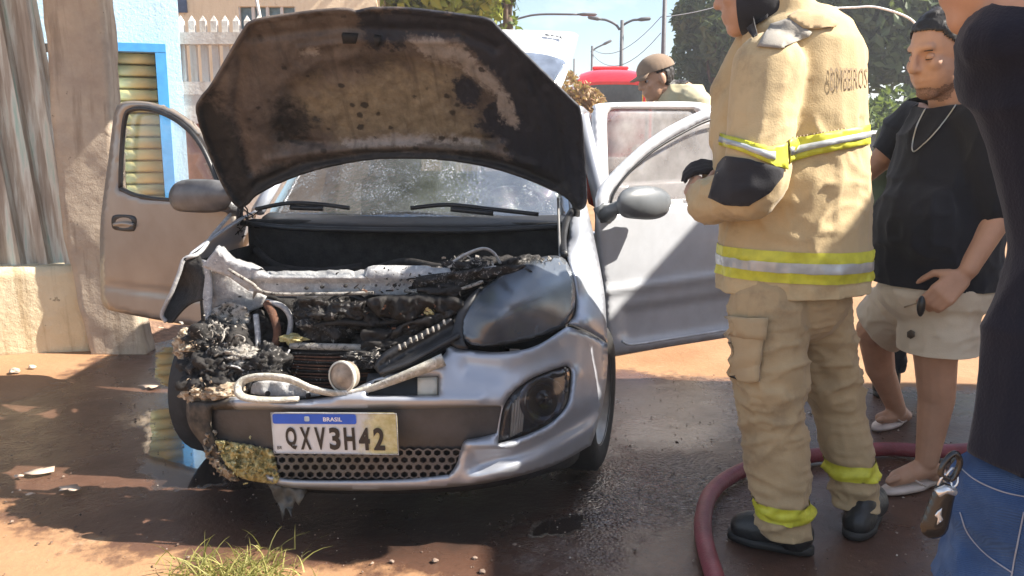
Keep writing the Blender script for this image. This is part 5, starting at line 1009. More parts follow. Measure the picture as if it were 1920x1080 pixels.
def caster(V, Fc, fallbackY):
    tree_ = BVHTree.FromPolygons([tuple(p) for p in V], Fc)
    def mp(u, v, o=0.0):
        o = np.ones(len(u)) * o; r = ray(u, v); out = []
        for i in range(len(u)):
            d = Vector(r[i]).normalized(); h, nn, _, dist = tree_.ray_cast(Vector(CAM0), d, 30)
            if h is None: h, nn, _, dist = tree_.find_nearest(Vector(at(u[i], v[i], fallbackY)))
            if nn.dot(d) > 0: nn = -nn
            out.append(tuple(h - (nn * .35 - d * .65) * o[i]))
        return A(out)
    return mp
def cloth_mat(name, col, var=.15, rough=.9, weave=260, dirt=None):
    t = NT(name); n = t.noise(5, 7, .65); c = t.mix(t.ramp(n, (.3, 0.), (.7, 1.)), tuple(x * (1 - var) for x in col), tuple(min(1, x * (1 + var)) for x in col))
    if dirt: c = t.mix(t.math('MULTIPLY', t.step(t.noise(4, 8, .7), .52, .70), .6), c, dirt)
    t.set(Base_Color=c, Roughness=rough, Specular_IOR_Level=.2, Sheen_Weight=.15); t.bump(t.math('ADD', t.noise(weave, 2), t.math('MULTIPLY', t.noise(30, 5), .8)), .25, .004); return t.m
def skin_mat(name, col, tattoo=False):
    t = NT(name); n = t.noise(9, 6, .6); c = t.mix(t.ramp(n, (.3, 0.), (.7, 1.)), tuple(x * .85 for x in col), tuple(x * 1.12 for x in col)); t.set(Base_Color=c, Roughness=.5, Subsurface_Weight=.08, Subsurface_Radius=(.01, .004, .002), Specular_IOR_Level=.35); t.bump(t.noise(120, 4), .12, .003); return t.m
def hair_mat(name, col):
    t = NT(name); n = t.noise(1, 3, .5, vec=t.n('ShaderNodeMapping', k0=t.co(), k3=(160, 160, 40)).outputs[0]); t.set(Base_Color=t.mix(n, tuple(x * .6 for x in col), tuple(x * 1.5 for x in col)), Roughness=.55); t.bump(n, .6, .004); return t.m
def axes(fwd, tilt=0.0):
    f = A([fwd[0], fwd[1], 0.0]); f /= np.linalg.norm(f); s_ = np.cross(f, CZ); u = CZ.copy(); f2 = f * cos(tilt) + u * sin(tilt); u2 = np.cross(s_, f2); return f2, s_, u2
def head(mb, c, fwd, k=1.0, tilt=0.0, jowl=1.0):
    f, s_, u = axes(fwd, tilt); ax = [s_, f, u]; c = A(c, float)
    def e(df, ds, du, rs, rf, ru): mb.ell(c + k * (f * df + s_ * ds + u * du), A([rs, rf, ru]) * k, ax, 18, 12)
    e(-.010, 0, .025, .077, .097, .100); e(.030, 0, -.045, .060 * jowl, .066, .075); e(.062, 0, -.100, .030 * jowl, .026, .024); e(.070, 0, .028, .052, .024, .020)
    e(.062, .036, -.022, .028, .026, .026); e(.062, -.036, -.022, .028, .026, .026); e(.088, 0, -.062, .025, .012, .009); e(.084, 0, -.077, .022, .012, .009)
    mb.cone(c + k * (f * .090 + u * .018), c + k * (f * .108 - u * .028), .010 * k, .0135 * k); e(.096, .011, -.031, .009, .011, .009); e(.096, -.011, -.031, .009, .011, .009)
    for sg in (-1, 1): mb.ell(c + k * (s_ * .078 * sg - u * .008 - f * .005), A([.011, .022, .033]) * k, [s_, f, u], 12, 8)
    return f, s_, u
def eye_post(c, fr, k=1.0):
    f, s_, u = fr
    def g(V, N):
        for sg in (-1, 1): V = V - N * (.011 * k * np.exp(-(np.linalg.norm(V - (c + k * (f * .088 + s_ * .032 * sg + u * .004)), axis=1) / (.016 * k)) ** 2))[:, None]
        return V
    return g
EYEW = simple('eye_white', (.42, .36, .32), .3, var=.02); EYED = simple('eye_dark', (.02, .014, .01), .15, var=.02)
def eyes(c, fr, parent, k=1.0, closed=None):
    f, s_, u = fr
    for sg in (-1, 1):
        if closed is not None:
            p = c + k * (f * .070 + s_ * .032 * sg + u * .001); o = MB().ell(p, A([.015, .0125, .0125]) * k, [s_, f, u], 14, 10).obj('eyelid', closed, parent)
            MB().tube(cr([p + k * (f * .0115 * cos(t) + s_ * .0135 * sin(t) - u * .006) for t in (-1.1, -.5, 0, .5, 1.1)], 4), .0014 * k, 5).obj('eyelash', MATS['dark_hair'], o)
            MB().cone(p + k * (f * .012 + u * .021 - s_ * .014 * sg), p + k * (f * .006 + u * .018 + s_ * .016 * sg), .0028 * k, .0018 * k, 8).obj('eyebrow', MATS['dark_hair'], parent); continue
        p = c + k * (f * .068 + s_ * .032 * sg + u * .001); o = MB().ell(p, .0125 * k, None, 12, 8).obj('eye', EYEW, parent); MB().ell(p + f * .0078 * k, A([.0080, .0080, .0080]) * k, None, 10, 6).obj('iris', EYED, o if o.parent and o.parent.parent is None else parent)
        MB().cone(p + k * (f * .012 + u * .021 - s_ * .014 * sg), p + k * (f * .006 + u * .018 + s_ * .016 * sg), .0028 * k, .0018 * k, 8).obj('eyebrow', MATS['dark_hair'], parent)
def hand(mb, wrist, d, n, curl=.5, k=1.0, thumb=1, spread=.0):
    """palm + five fingers; d = along the hand, n = out of the back of the hand, curl in radians per joint"""
    w = A(wrist, float); d = A(d, float); d /= np.linalg.norm(d); n = A(n, float); n -= d * (n @ d); n /= np.linalg.norm(n); s_ = np.cross(d, n) * thumb
    mb.cone(w - d * .03 * k, w + d * .02 * k, .027 * k, .026 * k, flat=.75, flatdir=n)
    for i, (off, L_) in enumerate(((.030, .070), (.010, .078), (-.010, .073), (-.028, .058))):
        b = w + d * .085 * k + s_ * off * k; mb.cone(w + d * .015 * k + s_ * off * .6 * k, b, .017 * k, .013 * k)
        q, dd = b, d + s_ * off * spread; dd /= np.linalg.norm(dd)
        for j, fr in enumerate((.45, .32, .23)):
            a = curl * (.7 + .3 * j) * (1 + .08 * i); nn = np.cross(s_, dd) * (1 if thumb > 0 else -1); nn = nn if nn @ n > 0 else -nn; dd = dd * cos(a) - nn * sin(a); e = q + dd * L_ * fr * 1.25 * k; mb.cone(q, e, (.0105 - .0012 * j) * k, (.0098 - .0014 * j) * k); q = e
    b = w + d * .022 * k + s_ * .028 * k; t1 = d * .55 + s_ * .75 - n * .35; t1 /= np.linalg.norm(t1); e = b + t1 * .045 * k; mb.cone(b, e, .016 * k, .0125 * k); t2 = d * .85 + s_ * .2 - n * .5; t2 /= np.linalg.norm(t2); e2 = e + t2 * .034 * k; mb.cone(e, e2, .0118 * k, .0105 * k); mb.cone(e2, e2 + (t2 * .9 - n * .3) * .024 * k, .0105 * k, .0085 * k)
def hairmesh(c, fr, parent, mat, k=1.0, front=(.022, .90, .40), back=-.06, puff=1.07, name='hair', seed=3):
    f, s_, u = fr; mb = MB(); mb.ell(c + k * (-f * .012 + u * .030), A([.080, .100, .101]) * k * puff, [s_, f, u], 30, 22); mb.ell(c + k * (-f * .045 - u * .02), A([.070, .062, .075]) * k * puff, [s_, f, u], 20, 14)
    V, Fc = fuse(mb, .006, 2, lambda V, N: V + N * (.004 * fbm(V, 45, 3, seed))[:, None], cuts=[(c + k * (f * front[0] + u * .045), f * front[1] - u * front[2]), (c + k * u * back, -u)]); V = V + .006 * np.stack([noise3(V, 60, 5 + q_) for q_ in range(3)], -1); o = obj(name, V, Fc, mat, parent); solid(o, .004, -1); return o
def scalp(V, Fc, c, fr, parent, mat, k=1.0, name='hair', fn=None, off=.007):
    """short hair lying on the head's own surface"""
    D = (V - c) / k; lf, ls, lu = D @ fr[0], D @ fr[1], D @ fr[2]; near = np.linalg.norm(D, axis=1) < .19; nz = .006 * noise3(V, 70, 4)
    if fn is None:
        thr = np.interp(lf, [-.12, -.03, -.01, .02, .05, .075, .1], [-.075, -.06, -.005, .022, .062, .078, .085]); sel = near & (lu + nz > thr) & ~((np.abs(ls) > .074) & (lu < .03) & (lf > -.03) & (lf < .025))
    else: sel = near & fn(lf + nz, ls, lu + nz)
    keep = [f for f in Fc if all(sel[i] for i in f)]
    if not keep: return None
    used = sorted({i for f in keep for i in f}); mp = {i: j for j, i in enumerate(used)}; F2 = [[mp[i] for i in f] for f in keep]; P = V[used]; N = np.zeros_like(P)
    for f in F2:
        n = np.cross(P[f[1]] - P[f[0]], P[f[2]] - P[f[0]])
        for i in f: N[i] += n
    N /= np.linalg.norm(N, axis=1)[:, None] + 1e-12; h = off * k * (1 + .55 * fbm(P, 55, 3, 8)) if off > .003 else np.full(len(P), off)
    o = obj(name, P + N * h[:, None], F2, mat, parent)
    if off > .003: solid(o, .006, -1)
    return o
SKIN_L = skin_mat('light_brown_skin', (.50, .29, .19)); SKIN_D = skin_mat('tanned_skin', (.50, .285, .185)); HAIRD = hair_mat('dark_hair', (.018, .014, .012)); HAIRG = hair_mat('grey_hair', (.20, .18, .17))
TURN = cloth_mat('tan_turnout_cloth', (.54, .41, .23), .14, .85, 200, (.30, .22, .13)); YEL = simple('yellow_reflective_tape', (.60, .58, .05), .5, var=.16, vs=30); SILV = simple('silver_reflective_tape', (.50, .52, .52), .32, .2, var=.12, vs=25); DARKC = cloth_mat('black_reinforcement_cloth', (.028, .027, .03), .2); GREYC = cloth_mat('grey_shoulder_cloth', (.30, .275, .24), .15); BOOT = simple('boot_leather', (.022, .022, .022), .4, var=.3, bump=.3, bs=50); TAN2 = cloth_mat('tan_flap_cloth', (.45, .33, .19), .12)

# ---------------------------------------------------------------- firefighter
ff = thing('person', 'firefighter in tan turnout gear, arms folded, standing beside the open front door', 'person', tuple(atZ(1530, 1020)))
ffF = A([-.90, .42])
jk = MB(); J = at
jk.cone(J(1508, 120, 2.70), J(1490, 330, 2.70), .185, .232, 20, .86, (0, 1, 0)); jk.cone(J(1490, 330, 2.70), J(1487, 560, 2.70), .232, .246, 20, .86, (0, 1, 0))
jk.ell(J(1530, 165, 2.76), (.155, .15, .20)); jk.ell(J(1470, 70, 2.70), (.13, .14, .085)); jk.cone(J(1400, 200, 2.76), J(1400, 300, 2.76), .095, .11)
jk.cone(J(1440, 130, 2.55), J(1416, 345, 2.45), .108, .092); jk.cone(J(1412, 352, 2.45), J(1335, 378, 2.58), .092, .076); jk.cone(J(1335, 378, 2.58), J(1322, 372, 2.66), .074, .066); jk.cone(J(1565, 110, 2.88), J(1420, 320, 2.98), .105, .085); jk.cone(J(1420, 320, 2.98), J(1352, 340, 2.80), .085, .068); jk.cone(J(1362, 260, 2.80), J(1366, 170, 2.80), .06, .055); jk.cone(J(1366, 170, 2.80), J(1430, 70, 2.76), .06, .08)
jk.cone(J(1475, 40, 2.70), J(1462, -2, 2.70), .098, .09)
hemz = at(1490, 536, 2.7)[2]
def jfold(V): return (.55 - .35 * (V[:, 2] > 1.36)) + .35 * np.exp(-((V[:, 2] - 1.12) / .12) ** 2) * (V[:, 0] < .95) + .5 * np.exp(-((V[:, 2] - hemz) / .1) ** 2)
JV, JF = fuse(jk, .009, 5, folds(.013, 8.5, 1.2, 3, .002, jfold), cuts=[(tuple(at(1490, 536, 2.7)), (.03, .05, -1)), (tuple(J(1460, 2, 2.7)), (-.25, 0, 1))])
jacket = obj('jacket', JV, JF, TURN, ff); solid(jacket, .006, -1); jc = caster(JV, JF, 2.5)
def zpl(u, v, Y): return at(u, v, Y)
for nm, m_, v0, v1, off in (('reflective_band', YEL, 461, 516, .004), ('silver_band', SILV, 480, 497, .0065)):
    W, F2 = band(JV, JF, [(zpl(1490, v0, 2.7), (0.02, .02, 1)), (zpl(1490, v1, 2.7), (-.02, -.02, -1))], off); b0 = obj(nm, W, F2, m_, ff if nm == 'reflective_band' else b0)
def decal(name, ol, mat, parent, mp, off=.005, h=8, th=.004, **k): return panel(name, [(*p[:2], 1) if len(p) == 2 and k.get('sharp', True) else p for p in ol], mp, mat, parent, h=h, thick=th, offset=-off, solidoff=1, smooth=True)
cb = decal('chest_band', [(1478, 262), (1530, 252), (1580, 243), (1628, 234), (1629, 270), (1580, 280), (1530, 290), (1480, 305)], YEL, ff, jc, .006); decal('silver_band', [(1478, 276), (1530, 266), (1580, 256), (1629, 246), (1629, 258), (1580, 268), (1530, 278), (1480, 292)], SILV, cb, jc, .0105)
sb = decal('sleeve_band', [(1352, 250), (1395, 262), (1440, 276), (1474, 268), (1475, 318), (1440, 306), (1395, 286), (1350, 272)], YEL, ff, jc, .006); decal('silver_band', [(1352, 256), (1395, 270), (1440, 284), (1452, 284), (1452, 300), (1440, 298), (1395, 279), (1350, 266)], SILV, sb, jc, .010)
decal('elbow_patch', [(1348, 308), (1362, 292), (1410, 300), (1468, 318), (1466, 332), (1440, 362), (1405, 385), (1360, 384), (1330, 370)], DARKC, ff, jc, .006)
decal('shoulder_patch', [(1420, 88), (1446, 46), (1480, 36), (1522, 62), (1516, 70), (1462, 92)], GREYC, ff, jc, .006); decal('collar_flap', [(1390, 52), (1402, 22), (1412, 14), (1442, 26), (1440, 36), (1412, 52)], DARKC, ff, jc, .010)
decal('yoke_flap', [(1476, 34), (1496, 20), (1540, 26), (1570, 44), (1566, 52), (1526, 56), (1506, 54)], TAN2, ff, jc, .009)
text_mesh('BOMBEIROS', lambda a, b: jc(1556 + 70 * a, 172 - 8 * a - (46 - 10 * a) * b, np.full(len(a), -.004)), simple('faded_grey_print', (.30, .22, .14), .8), ff, 'back_lettering', .0, 'fine', 2)
for k_ in range(16): decal('worn_print_mark', [(1486 + k_ * 6.4, 256 - k_ * 1.1), (1489 + k_ * 6.4, 256 - k_ * 1.1), (1489 + k_ * 6.4, 270 - k_ * 1.1 - 3 * (k_ % 3)), (1486 + k_ * 6.4, 270 - k_ * 1.1 - 3 * (k_ % 2))], MATS['faded_grey_print'], ff, jc, .003, 6, .001)
tr = MB(); tr.ell(J(1482, 560, 2.70), (.195, .17, .15)); tr.cone(J(1440, 575, 2.62), J(1444, 760, 2.57), .128, .112, 16); tr.cone(J(1444, 760, 2.57), J(1474, 1010, 2.53), .110, .092, 16); tr.cone(J(1532, 575, 2.78), J(1570, 760, 2.78), .118, .098, 16); tr.cone(J(1570, 760, 2.78), J(1612, 965, 2.70), .096, .078, 16)
def tfold(V): return .6 + .9 * np.exp(-((V[:, 2] - .52) / .13) ** 2) + .9 * np.exp(-((V[:, 2] - .14) / .10) ** 2)
hz1, hz2 = at(1475, 1000, 2.53), at(1612, 948, 2.70)
TV, TF = fuse(tr, .008, 5, folds(.015, 6.5, 2.4, 11, .002, tfold))
def split_hems(V, Fc):
    bm = bmesh.new(); vs = [bm.verts.new(p) for p in V]
    for f in Fc: bm.faces.new([vs[i] for i in f])
    xm = at(1542, 950, 2.6)[0]
    for cut, side in ((hz1, -1), (hz2, 1)):
        fs = [f for f in bm.faces if (f.calc_center_median().x - xm) * side > 0 and f.calc_center_median().z < .5]
        g = set(fs); g |= {e for f in fs for e in f.edges}; g |= {v for f in fs for v in f.verts}
        bmesh.ops.bisect_plane(bm, geom=list(g), plane_co=tuple(cut), plane_no=(0, 0, -1), clear_outer=True)
    bm.verts.index_update(); W = A([tuple(v.co) for v in bm.verts]); F2 = [[q.index for q in f.verts] for f in bm.faces]; bm.free(); return W, F2
TV, TF = split_hems(TV, TF); trs = obj('trousers', TV, TF, cloth_mat('tan_trouser_cloth', (.44, .32, .18), .16, .85, 200, (.24, .17, .10)), ff); solid(trs, .006, -1); tc = caster(TV, TF, 2.55)
xm = at(1542, 950, 2.6)[0]
for (v0, v1, u, Y, sg) in ((934, 966, 1475, 2.53, -1), (868, 896, 1612, 2.70, 1)):
    W, F2 = band(TV, TF, [(at(u, v0, Y), (0, 0, 1)), (at(u, v1, Y), (0, 0, -1)), ((xm, 0, 0), (-sg, 0, 0))], .004); obj('ankle_band', W, F2, YEL, ff)
decal('cargo_pocket', [(1366, 606), (1400, 610), (1434, 612), (1430, 660), (1424, 716), (1398, 716), (1374, 706), (1363, 680)], TAN2, ff, tc, .012, 10, .012); decal('pocket_flap', [(1365, 592), (1402, 595), (1440, 597), (1436, 638), (1400, 632), (1364, 628)], TAN2, ff, tc, .020, 10, .008)
def boot(parent, heel, toe, w, hgt, mat, anklep, ar):
    heel, toe = A(heel, float), A(toe, float); d = toe - heel; L_ = np.linalg.norm(d); d /= L_; mb = MB()
    mb.cone(heel + d * .05 + CZ * .06, toe - d * .07 + CZ * .052, .052, .050, 14, 1.0); mb.cone(heel + d * .06 + CZ * .05, A(anklep), .058, ar); mb.cone(toe - d * .09 + CZ * .05, toe - d * .055 + CZ * .045, .056, .05)
    V, Fc = fuse(mb, .007, 3, None, cuts=[((0, 0, .016), (0, 0, -1))]); o = obj('boot', V, Fc, mat, parent)
    s_ = np.cross(d, CZ); n = 20; ol = []
    for t in np.linspace(0, 2 * pi, n, endpoint=False):
        c_ = cos(t); ol.append(heel + d * (L_ / 2 + c_ * L_ / 2 * 1.03) + s_ * sin(t) * (w * (1.0 if c_ > 0 else .82)) * (abs(sin(t)) ** -.25 if abs(sin(t)) > .01 else 0))
    ol = A(ol); sv = np.vstack([ol + CZ * .002, ol + CZ * .024]); obj('sole', sv, [tuple(range(n - 1, -1, -1)), tuple(range(n, 2 * n))] + [(k, (k + 1) % n, n + (k + 1) % n, n + k) for k in range(n)], simple('boot_sole', (.03, .028, .026), .7) if 'boot_sole' not in MATS else MATS['boot_sole'], o); return o
t0, h0 = atZ(1366, 1004), atZ(1524, 1040); h0[2] = t0[2] = 0; boot(ff, h0, t0, .055, 0, BOOT, J(1480, 965, 2.53), .062)
t1, h1 = atZ(1604, 1008), atZ(1636, 962); boot(ff, h1 + A([.02, .03, 0]), t1 + A([-.02, -.02, 0]), .056, 0, BOOT, J(1616, 950, 2.69), .050)
bd = MB(); hc_ = A(J(1416, -22, 2.70)); fr = head(bd, hc_, ffF, 1.08, -.12); bd.cone(hc_ - fr[0] * .02 - fr[2] * .06, J(1470, 60, 2.70), .062, .07); bd.cone(J(1480, 90, 2.7), J(1488, 500, 2.7), .12, .14, flat=.8, flatdir=(0, 1, 0)); bd.cone(J(1442, 560, 2.62), J(1446, 760, 2.575), .06, .045); bd.cone(J(1446, 760, 2.575), J(1474, 950, 2.54), .045, .035); bd.cone(J(1547, 560, 2.77), J(1579, 760, 2.78), .06, .045); bd.cone(J(1579, 760, 2.78), J(1610, 925, 2.70), .045, .035); bd.cone(J(1485, 480, 2.7), J(1450, 570, 2.65), .11, .08); bd.cone(J(1485, 480, 2.7), J(1540, 570, 2.76), .11, .08)
bd.cone(J(1450, 110, 2.58), J(1418, 340, 2.47), .05, .04); bd.cone(J(1418, 345, 2.47), J(1330, 372, 2.62), .04, .03); bd.cone(J(1500, 90, 2.7), J(1450, 110, 2.58), .07, .05); hand(bd, J(1322, 366, 2.68), (-.25, .85, .25), (-.8, -.3, .4), .35, 1.0, 1)
V, Fc = fuse(bd, .007, 3, eye_post(hc_, fr, 1.08)); body = obj('body', V, Fc, SKIN_L, ff); eyes(hc_, fr, ff, 1.08); scalp(V, Fc, hc_, fr, ff, HAIRD, 1.08)
gl = MB(); hand(gl, J(1362, 318, 2.80), (-.7, -.15, .10), (-.2, -.5, .8), .5, .95, -1); V, Fc = fuse(gl, .006, 3); obj('glove', V, Fc, DARKC, ff)
V, Fc = fuse(MB().ell(hc_ - fr[0] * .0 - fr[2] * .06, A([.070, .085, .07]) * 1.1, [fr[1], fr[0], fr[2]], 20, 14), .006, 2, None, cuts=[(hc_ + fr[0] * .045, fr[0]), (hc_ - fr[2] * .03, fr[2] * .9 - fr[0] * .1)]); o = obj('chin_strap_hood', V, Fc, DARKC, ff); solid(o, .006, 1)

# ---------------------------------------------------------------- man in black shirt and pale shorts
bm_ = thing('person', 'man in a black T-shirt, pale shorts and flip-flops, wearing a silver chain', 'person', tuple(atZ(1730, 880)))
bf = A([-.95, -.30]); hb = A(J(1765, 100, 2.96)); K = 1.14
BLACKT = cloth_mat('black_cotton', (.020, .021, .026), .2); SHORTS = cloth_mat('beige_cotton', (.62, .53, .40), .08, .9); NAVY = cloth_mat('navy_cotton', (.010, .011, .020), .25)
bb = MB(); fr = head(bb, hb, bf, K, -.22, 1.18); bb.cone(hb - fr[2] * .07 - fr[0] * .015, J(1795, 225, 3.0), .068, .085); bb.cone(J(1795, 240, 3.02), J(1765, 480, 3.04), .10, .14); bb.cone(J(1765, 480, 3.03), J(1762, 600, 3.0), .14, .09)
bb.cone(J(1762, 590, 3.0), J(1754, 668, 3.0), .09, .076); bb.cone(J(1754, 668, 3.0), J(1756, 745, 3.02), .074, .064); bb.cone(J(1756, 745, 3.02), J(1738, 862, 3.03), .064, .041); bb.cone(J(1740, 875, 3.05), J(1682, 896, 3.0), .042, .030); bb.cone(J(1700, 890, 3.01), J(1672, 902, 2.98), .034, .022); bb.ell(J(1752, 884, 3.07), (.04, .05, .035))
for k in range(5): bb.cone(J(1684 - k * 1, 896, 2.96 + k * .022), J(1664 + k * 3, 903, 2.95 + k * .023), .013 - .001 * k, .010 - .0008 * k)
bb.cone(J(1700, 560, 3.25), J(1640, 618, 3.5), .09, .075); bb.cone(J(1640, 618, 3.5), J(1650, 690, 3.60), .073, .062); bb.cone(J(1650, 690, 3.60), J(1682, 768, 3.74), .060, .040); bb.cone(J(1688, 775, 3.78), J(1652, 784, 3.68), .040, .026); bb.ell(J(1694, 778, 3.82), (.038, .04, .03)); bb.cone(J(1765, 500, 3.03), J(1700, 560, 3.25), .13, .09)
for k in range(5): bb.cone(J(1656, 784, 3.64 + k * .022), J(1646 + k * 2, 788, 3.63 + k * .023), .012 - .001 * k, .010 - .0008 * k)
bb.cone(J(1850, 255, 2.90), J(1868, 410, 2.84), .048, .045); bb.cone(J(1868, 410, 2.84), J(1815, 505, 2.82), .048, .033); bb.cone(J(1798, 265, 3.04), J(1850, 255, 2.90), .05, .045)
hand(bb, J(1806, 516, 2.82), (-.62, -.05, -.62), (-.35, -.85, .1), .62, 1.12, 1); bb.cone(J(1720, 220, 3.2), J(1652, 300, 3.3), .055, .045); bb.cone(J(1652, 300, 3.3), J(1600, 345, 3.28), .043, .035); hand(bb, J(1594, 350, 3.28), (-.9, .1, -.2), (0, -.6, .8), .5, 1.0, -1); bb.cone(J(1795, 245, 3.02), J(1722, 225, 3.2), .07, .055)
V, Fc = fuse(bb, .0058, 3, eye_post(hb, fr, K)); obj('body', V, Fc, SKIN_D, bm_); eyes(hb, fr, bm_, K, SKIN_D); scalp(V, Fc, hb, fr, bm_, HAIRD, K); scalp(V, Fc, hb, fr, bm_, simple('stubble', (.24, .135, .09), .8, var=.4, vs=200), K, 'stubble', lambda f, s, u: (u < -.084) & (u > -.135) & (f > .015), .0015)
V, Fc = fuse(MB().ell(hb + K * (fr[0] * .055 - fr[2] * .088), A([.040, .046, .022]) * K, [fr[1], fr[0], fr[2]], 16, 10), .006, 1, None, cuts=[(hb + K * (fr[0] * .02), -fr[0])]);
sh = MB(); sh.cone(J(1792, 215, 3.02), J(1768, 380, 3.03), .165, .225, 18, .85, (0, 1, 0)); sh.cone(J(1768, 380, 3.03), J(1752, 480, 3.03), .222, .232, 18, .9, (0, 1, 0)); sh.cone(J(1752, 480, 3.03), J(1758, 600, 3.03), .228, .215, 18, .9, (0, 1, 0)); sh.ell(J(1722, 420, 3.0), (.16, .2, .2))
sh.cone(J(1795, 205, 3.0), J(1720, 215, 3.2), .10, .085); sh.cone(J(1718, 215, 3.2), J(1664, 290, 3.28), .088, .080); sh.cone(J(1800, 200, 2.98), J(1850, 240, 2.86), .10, .09); sh.cone(J(1850, 240, 2.86), J(1872, 380, 2.84), .09, .08); sh.cone(J(1795, 225, 3.0), J(1793, 190, 3.0), .10, .092)
zh = at(1750, 543, 2.9)[2]; nb = J(1790, 185, 3.0)
V, Fc = fuse(sh, .009, 5, folds(.020, 4.5, 1.0, 21, .001), cuts=[(tuple(at(1750, 543, 2.9)), (-.04, 0, -1)), (tuple(nb), (-.25, -.1, 1)), (tuple(J(1662, 296, 3.28)), (-.62, .2, -.75), lambda c: c.x < J(1690, 300, 3.28)[0] and c.z > 1.1 and c.y > 3.12)]); shirt = obj('t_shirt', V, Fc, BLACKT, bm_); solid(shirt, .004, -1); sc_ = caster(V, Fc, 2.85)
ch = cr([(1802, 178), (1785, 208), (1755, 246), (1730, 272), (1714, 284), (1711, 272), (1718, 240), (1730, 214), (1738, 200)], 9); W = sc_(ch[:, 0], ch[:, 1], np.full(len(ch), -.004)); MB().tube(W, .0024, 6).obj('neck_chain', simple('silver_chain', (.5, .5, .48), .3, .8), bm_)
ss = MB(); ss.ell(J(1752, 545, 3.03), (.205, .19, .14)); ss.cone(J(1760, 560, 3.0), J(1757, 690, 2.99), .142, .134, 16); ss.cone(J(1712, 555, 3.2), J(1634, 628, 3.52), .135, .120, 16)
V, Fc = fuse(ss, .009, 5, folds(.010, 6, 1.2, 31, .001)); ka = at(1757, 657, 2.99); kb = at(1640, 604, 3.48)
def cut2(V, Fc):
    bm = bmesh.new(); vs = [bm.verts.new(p) for p in V]
    for f in Fc: bm.faces.new([vs[i] for i in f])
    for (p, nn, side) in ((ka, Vector((0, 0, -1)), -1), (kb, Vector((-.62, .45, -.70)), 1)):
        fs = [f for f in bm.faces if ((f.calc_center_median().y - 3.2) * side > 0)]; g = set(fs); g |= {e for f in fs for e in f.edges}; g |= {v for f in fs for v in f.verts}
        bmesh.ops.bisect_plane(bm, geom=list(g), plane_co=tuple(p), plane_no=tuple(nn), clear_outer=True)
    bm.verts.index_update(); W = A([tuple(v.co) for v in bm.verts]); F2 = [[q.index for q in f.verts] for f in bm.faces]; bm.free(); return W, F2
V, Fc = cut2(V, Fc); so = obj('shorts', V, Fc, SHORTS, bm_); solid(so, .005, -1); scs = caster(V, Fc, 2.9)
decal('pocket_button', [(1703, 622), (1709, 618), (1716, 622), (1716, 631), (1709, 635), (1703, 631)], simple('brown_button', (.08, .06, .04), .4), bm_, scs, .006, 4); decal('pocket_seam', [(1696, 574), (1724, 566), (1724, 568), (1696, 577)], simple('seam', (.36, .29, .2), .9), bm_, scs, .003, 6, .002)
def flipflop(toe, heel, y, parent):
    d = A(toe) - A(heel); L_ = np.linalg.norm(d); d /= L_; s_ = np.cross(d, CZ); n = 24; ol = A([A(heel) + d * (L_ / 2 + cos(t) * L_ / 2) + s_ * sin(t) * (.047 if cos(t) > -.2 else .038) for t in np.linspace(0, 2 * pi, n, endpoint=False)]); ol[:, 2] = 0
    o = obj('flip_flop', np.vstack([ol + CZ * .001, ol + CZ * .019]), [tuple(range(n - 1, -1, -1)), tuple(range(n, 2 * n))] + [(k, (k + 1) % n, n + (k + 1) % n, n + k) for k in range(n)], simple('pale_rubber', (.62, .52, .46), .7) if 'pale_rubber' not in MATS else MATS['pale_rubber'], parent)
    for sg in (-1, 1): MB().tube(cr([A(heel) + d * L_ * .76 + CZ * .045, A(heel) + d * L_ * .68 + s_ * .028 * sg + CZ * .055, A(heel) + d * L_ * .48 + s_ * .046 * sg + CZ * .018], 5), .006, 6, flat=.6).obj('strap', MATS['pale_rubber'], o)
fa, fb = J(1658, 908, 2.96), J(1768, 893, 3.12); flipflop(A([fa[0], 2.97, 0]), A([fb[0], 3.12, 0]), 0, bm_); fa, fb = J(1640, 790, 3.66), J(1702, 786, 3.86); flipflop(A([fa[0], 3.66, 0]), A([fb[0], 3.86, 0]), 0, bm_)
ky = MB(); ky.ell(J(1727, 574, 2.77), (.014, .012, .036), None, 12, 8); obj('key', ky.v, ky.f, simple('black_key', (.02, .02, .02), .3), label='black car key held in the hand of the man in black', cat='key')

# ---------------------------------------------------------------- onlooker close to the camera at the right edge
fg_ = thing('person', 'onlooker in a navy T-shirt and blue jeans, cropped by the right edge', 'person', (.72, .98, 0))
def denim():
    t = NT('blue_denim'); n = t.noise(6, 7, .65); tw = t.n('ShaderNodeTexWave', wave_type='BANDS', bands_direction='DIAGONAL'); tw.inputs['Scale'].default_value = 180; t.put(tw.inputs['Vector'], t.co())
    c = t.ramp(n, (.28, (.022, .045, .11)), (.5, (.045, .09, .20)), (.72, (.12, .19, .33))); c = t.mix(t.math('MULTIPLY', tw.outputs[0], .25), c, (.03, .06, .15)); t.set(Base_Color=c, Roughness=.85, Specular_IOR_Level=.2); t.bump(t.math('ADD', tw.outputs[0], t.noise(90, 4)), .35, .003); return t.m
DEN = denim()
tp = MB(); tp.cone(J(2060, 130, 1.02), J(2070, 480, 1.0), .145, .112, 20, .8, (0, 1, 0)); tp.cone(J(2070, 480, 1.0), J(2015, 960, .97), .116, .142, 20, .8, (0, 1, 0)); tp.cone(J(2010, 40, 1.02), J(1918, 120, 1.04), .085, .076); tp.cone(J(1918, 130, 1.04), J(1965, 300, 1.02), .073, .05); tp.ell(J(1985, 80, 1.02), (.12, .1, .07))
zq = at(1850, 872, .95)[2]; V, Fc = fuse(tp, .007, 5, folds(.012, 5, .8, 41, .001), cuts=[((at(1850, 872, .95)), (-.06, 0, -1))]); fgs = obj('t_shirt', V, Fc, NAVY, fg_); solid(fgs, .004, -1)
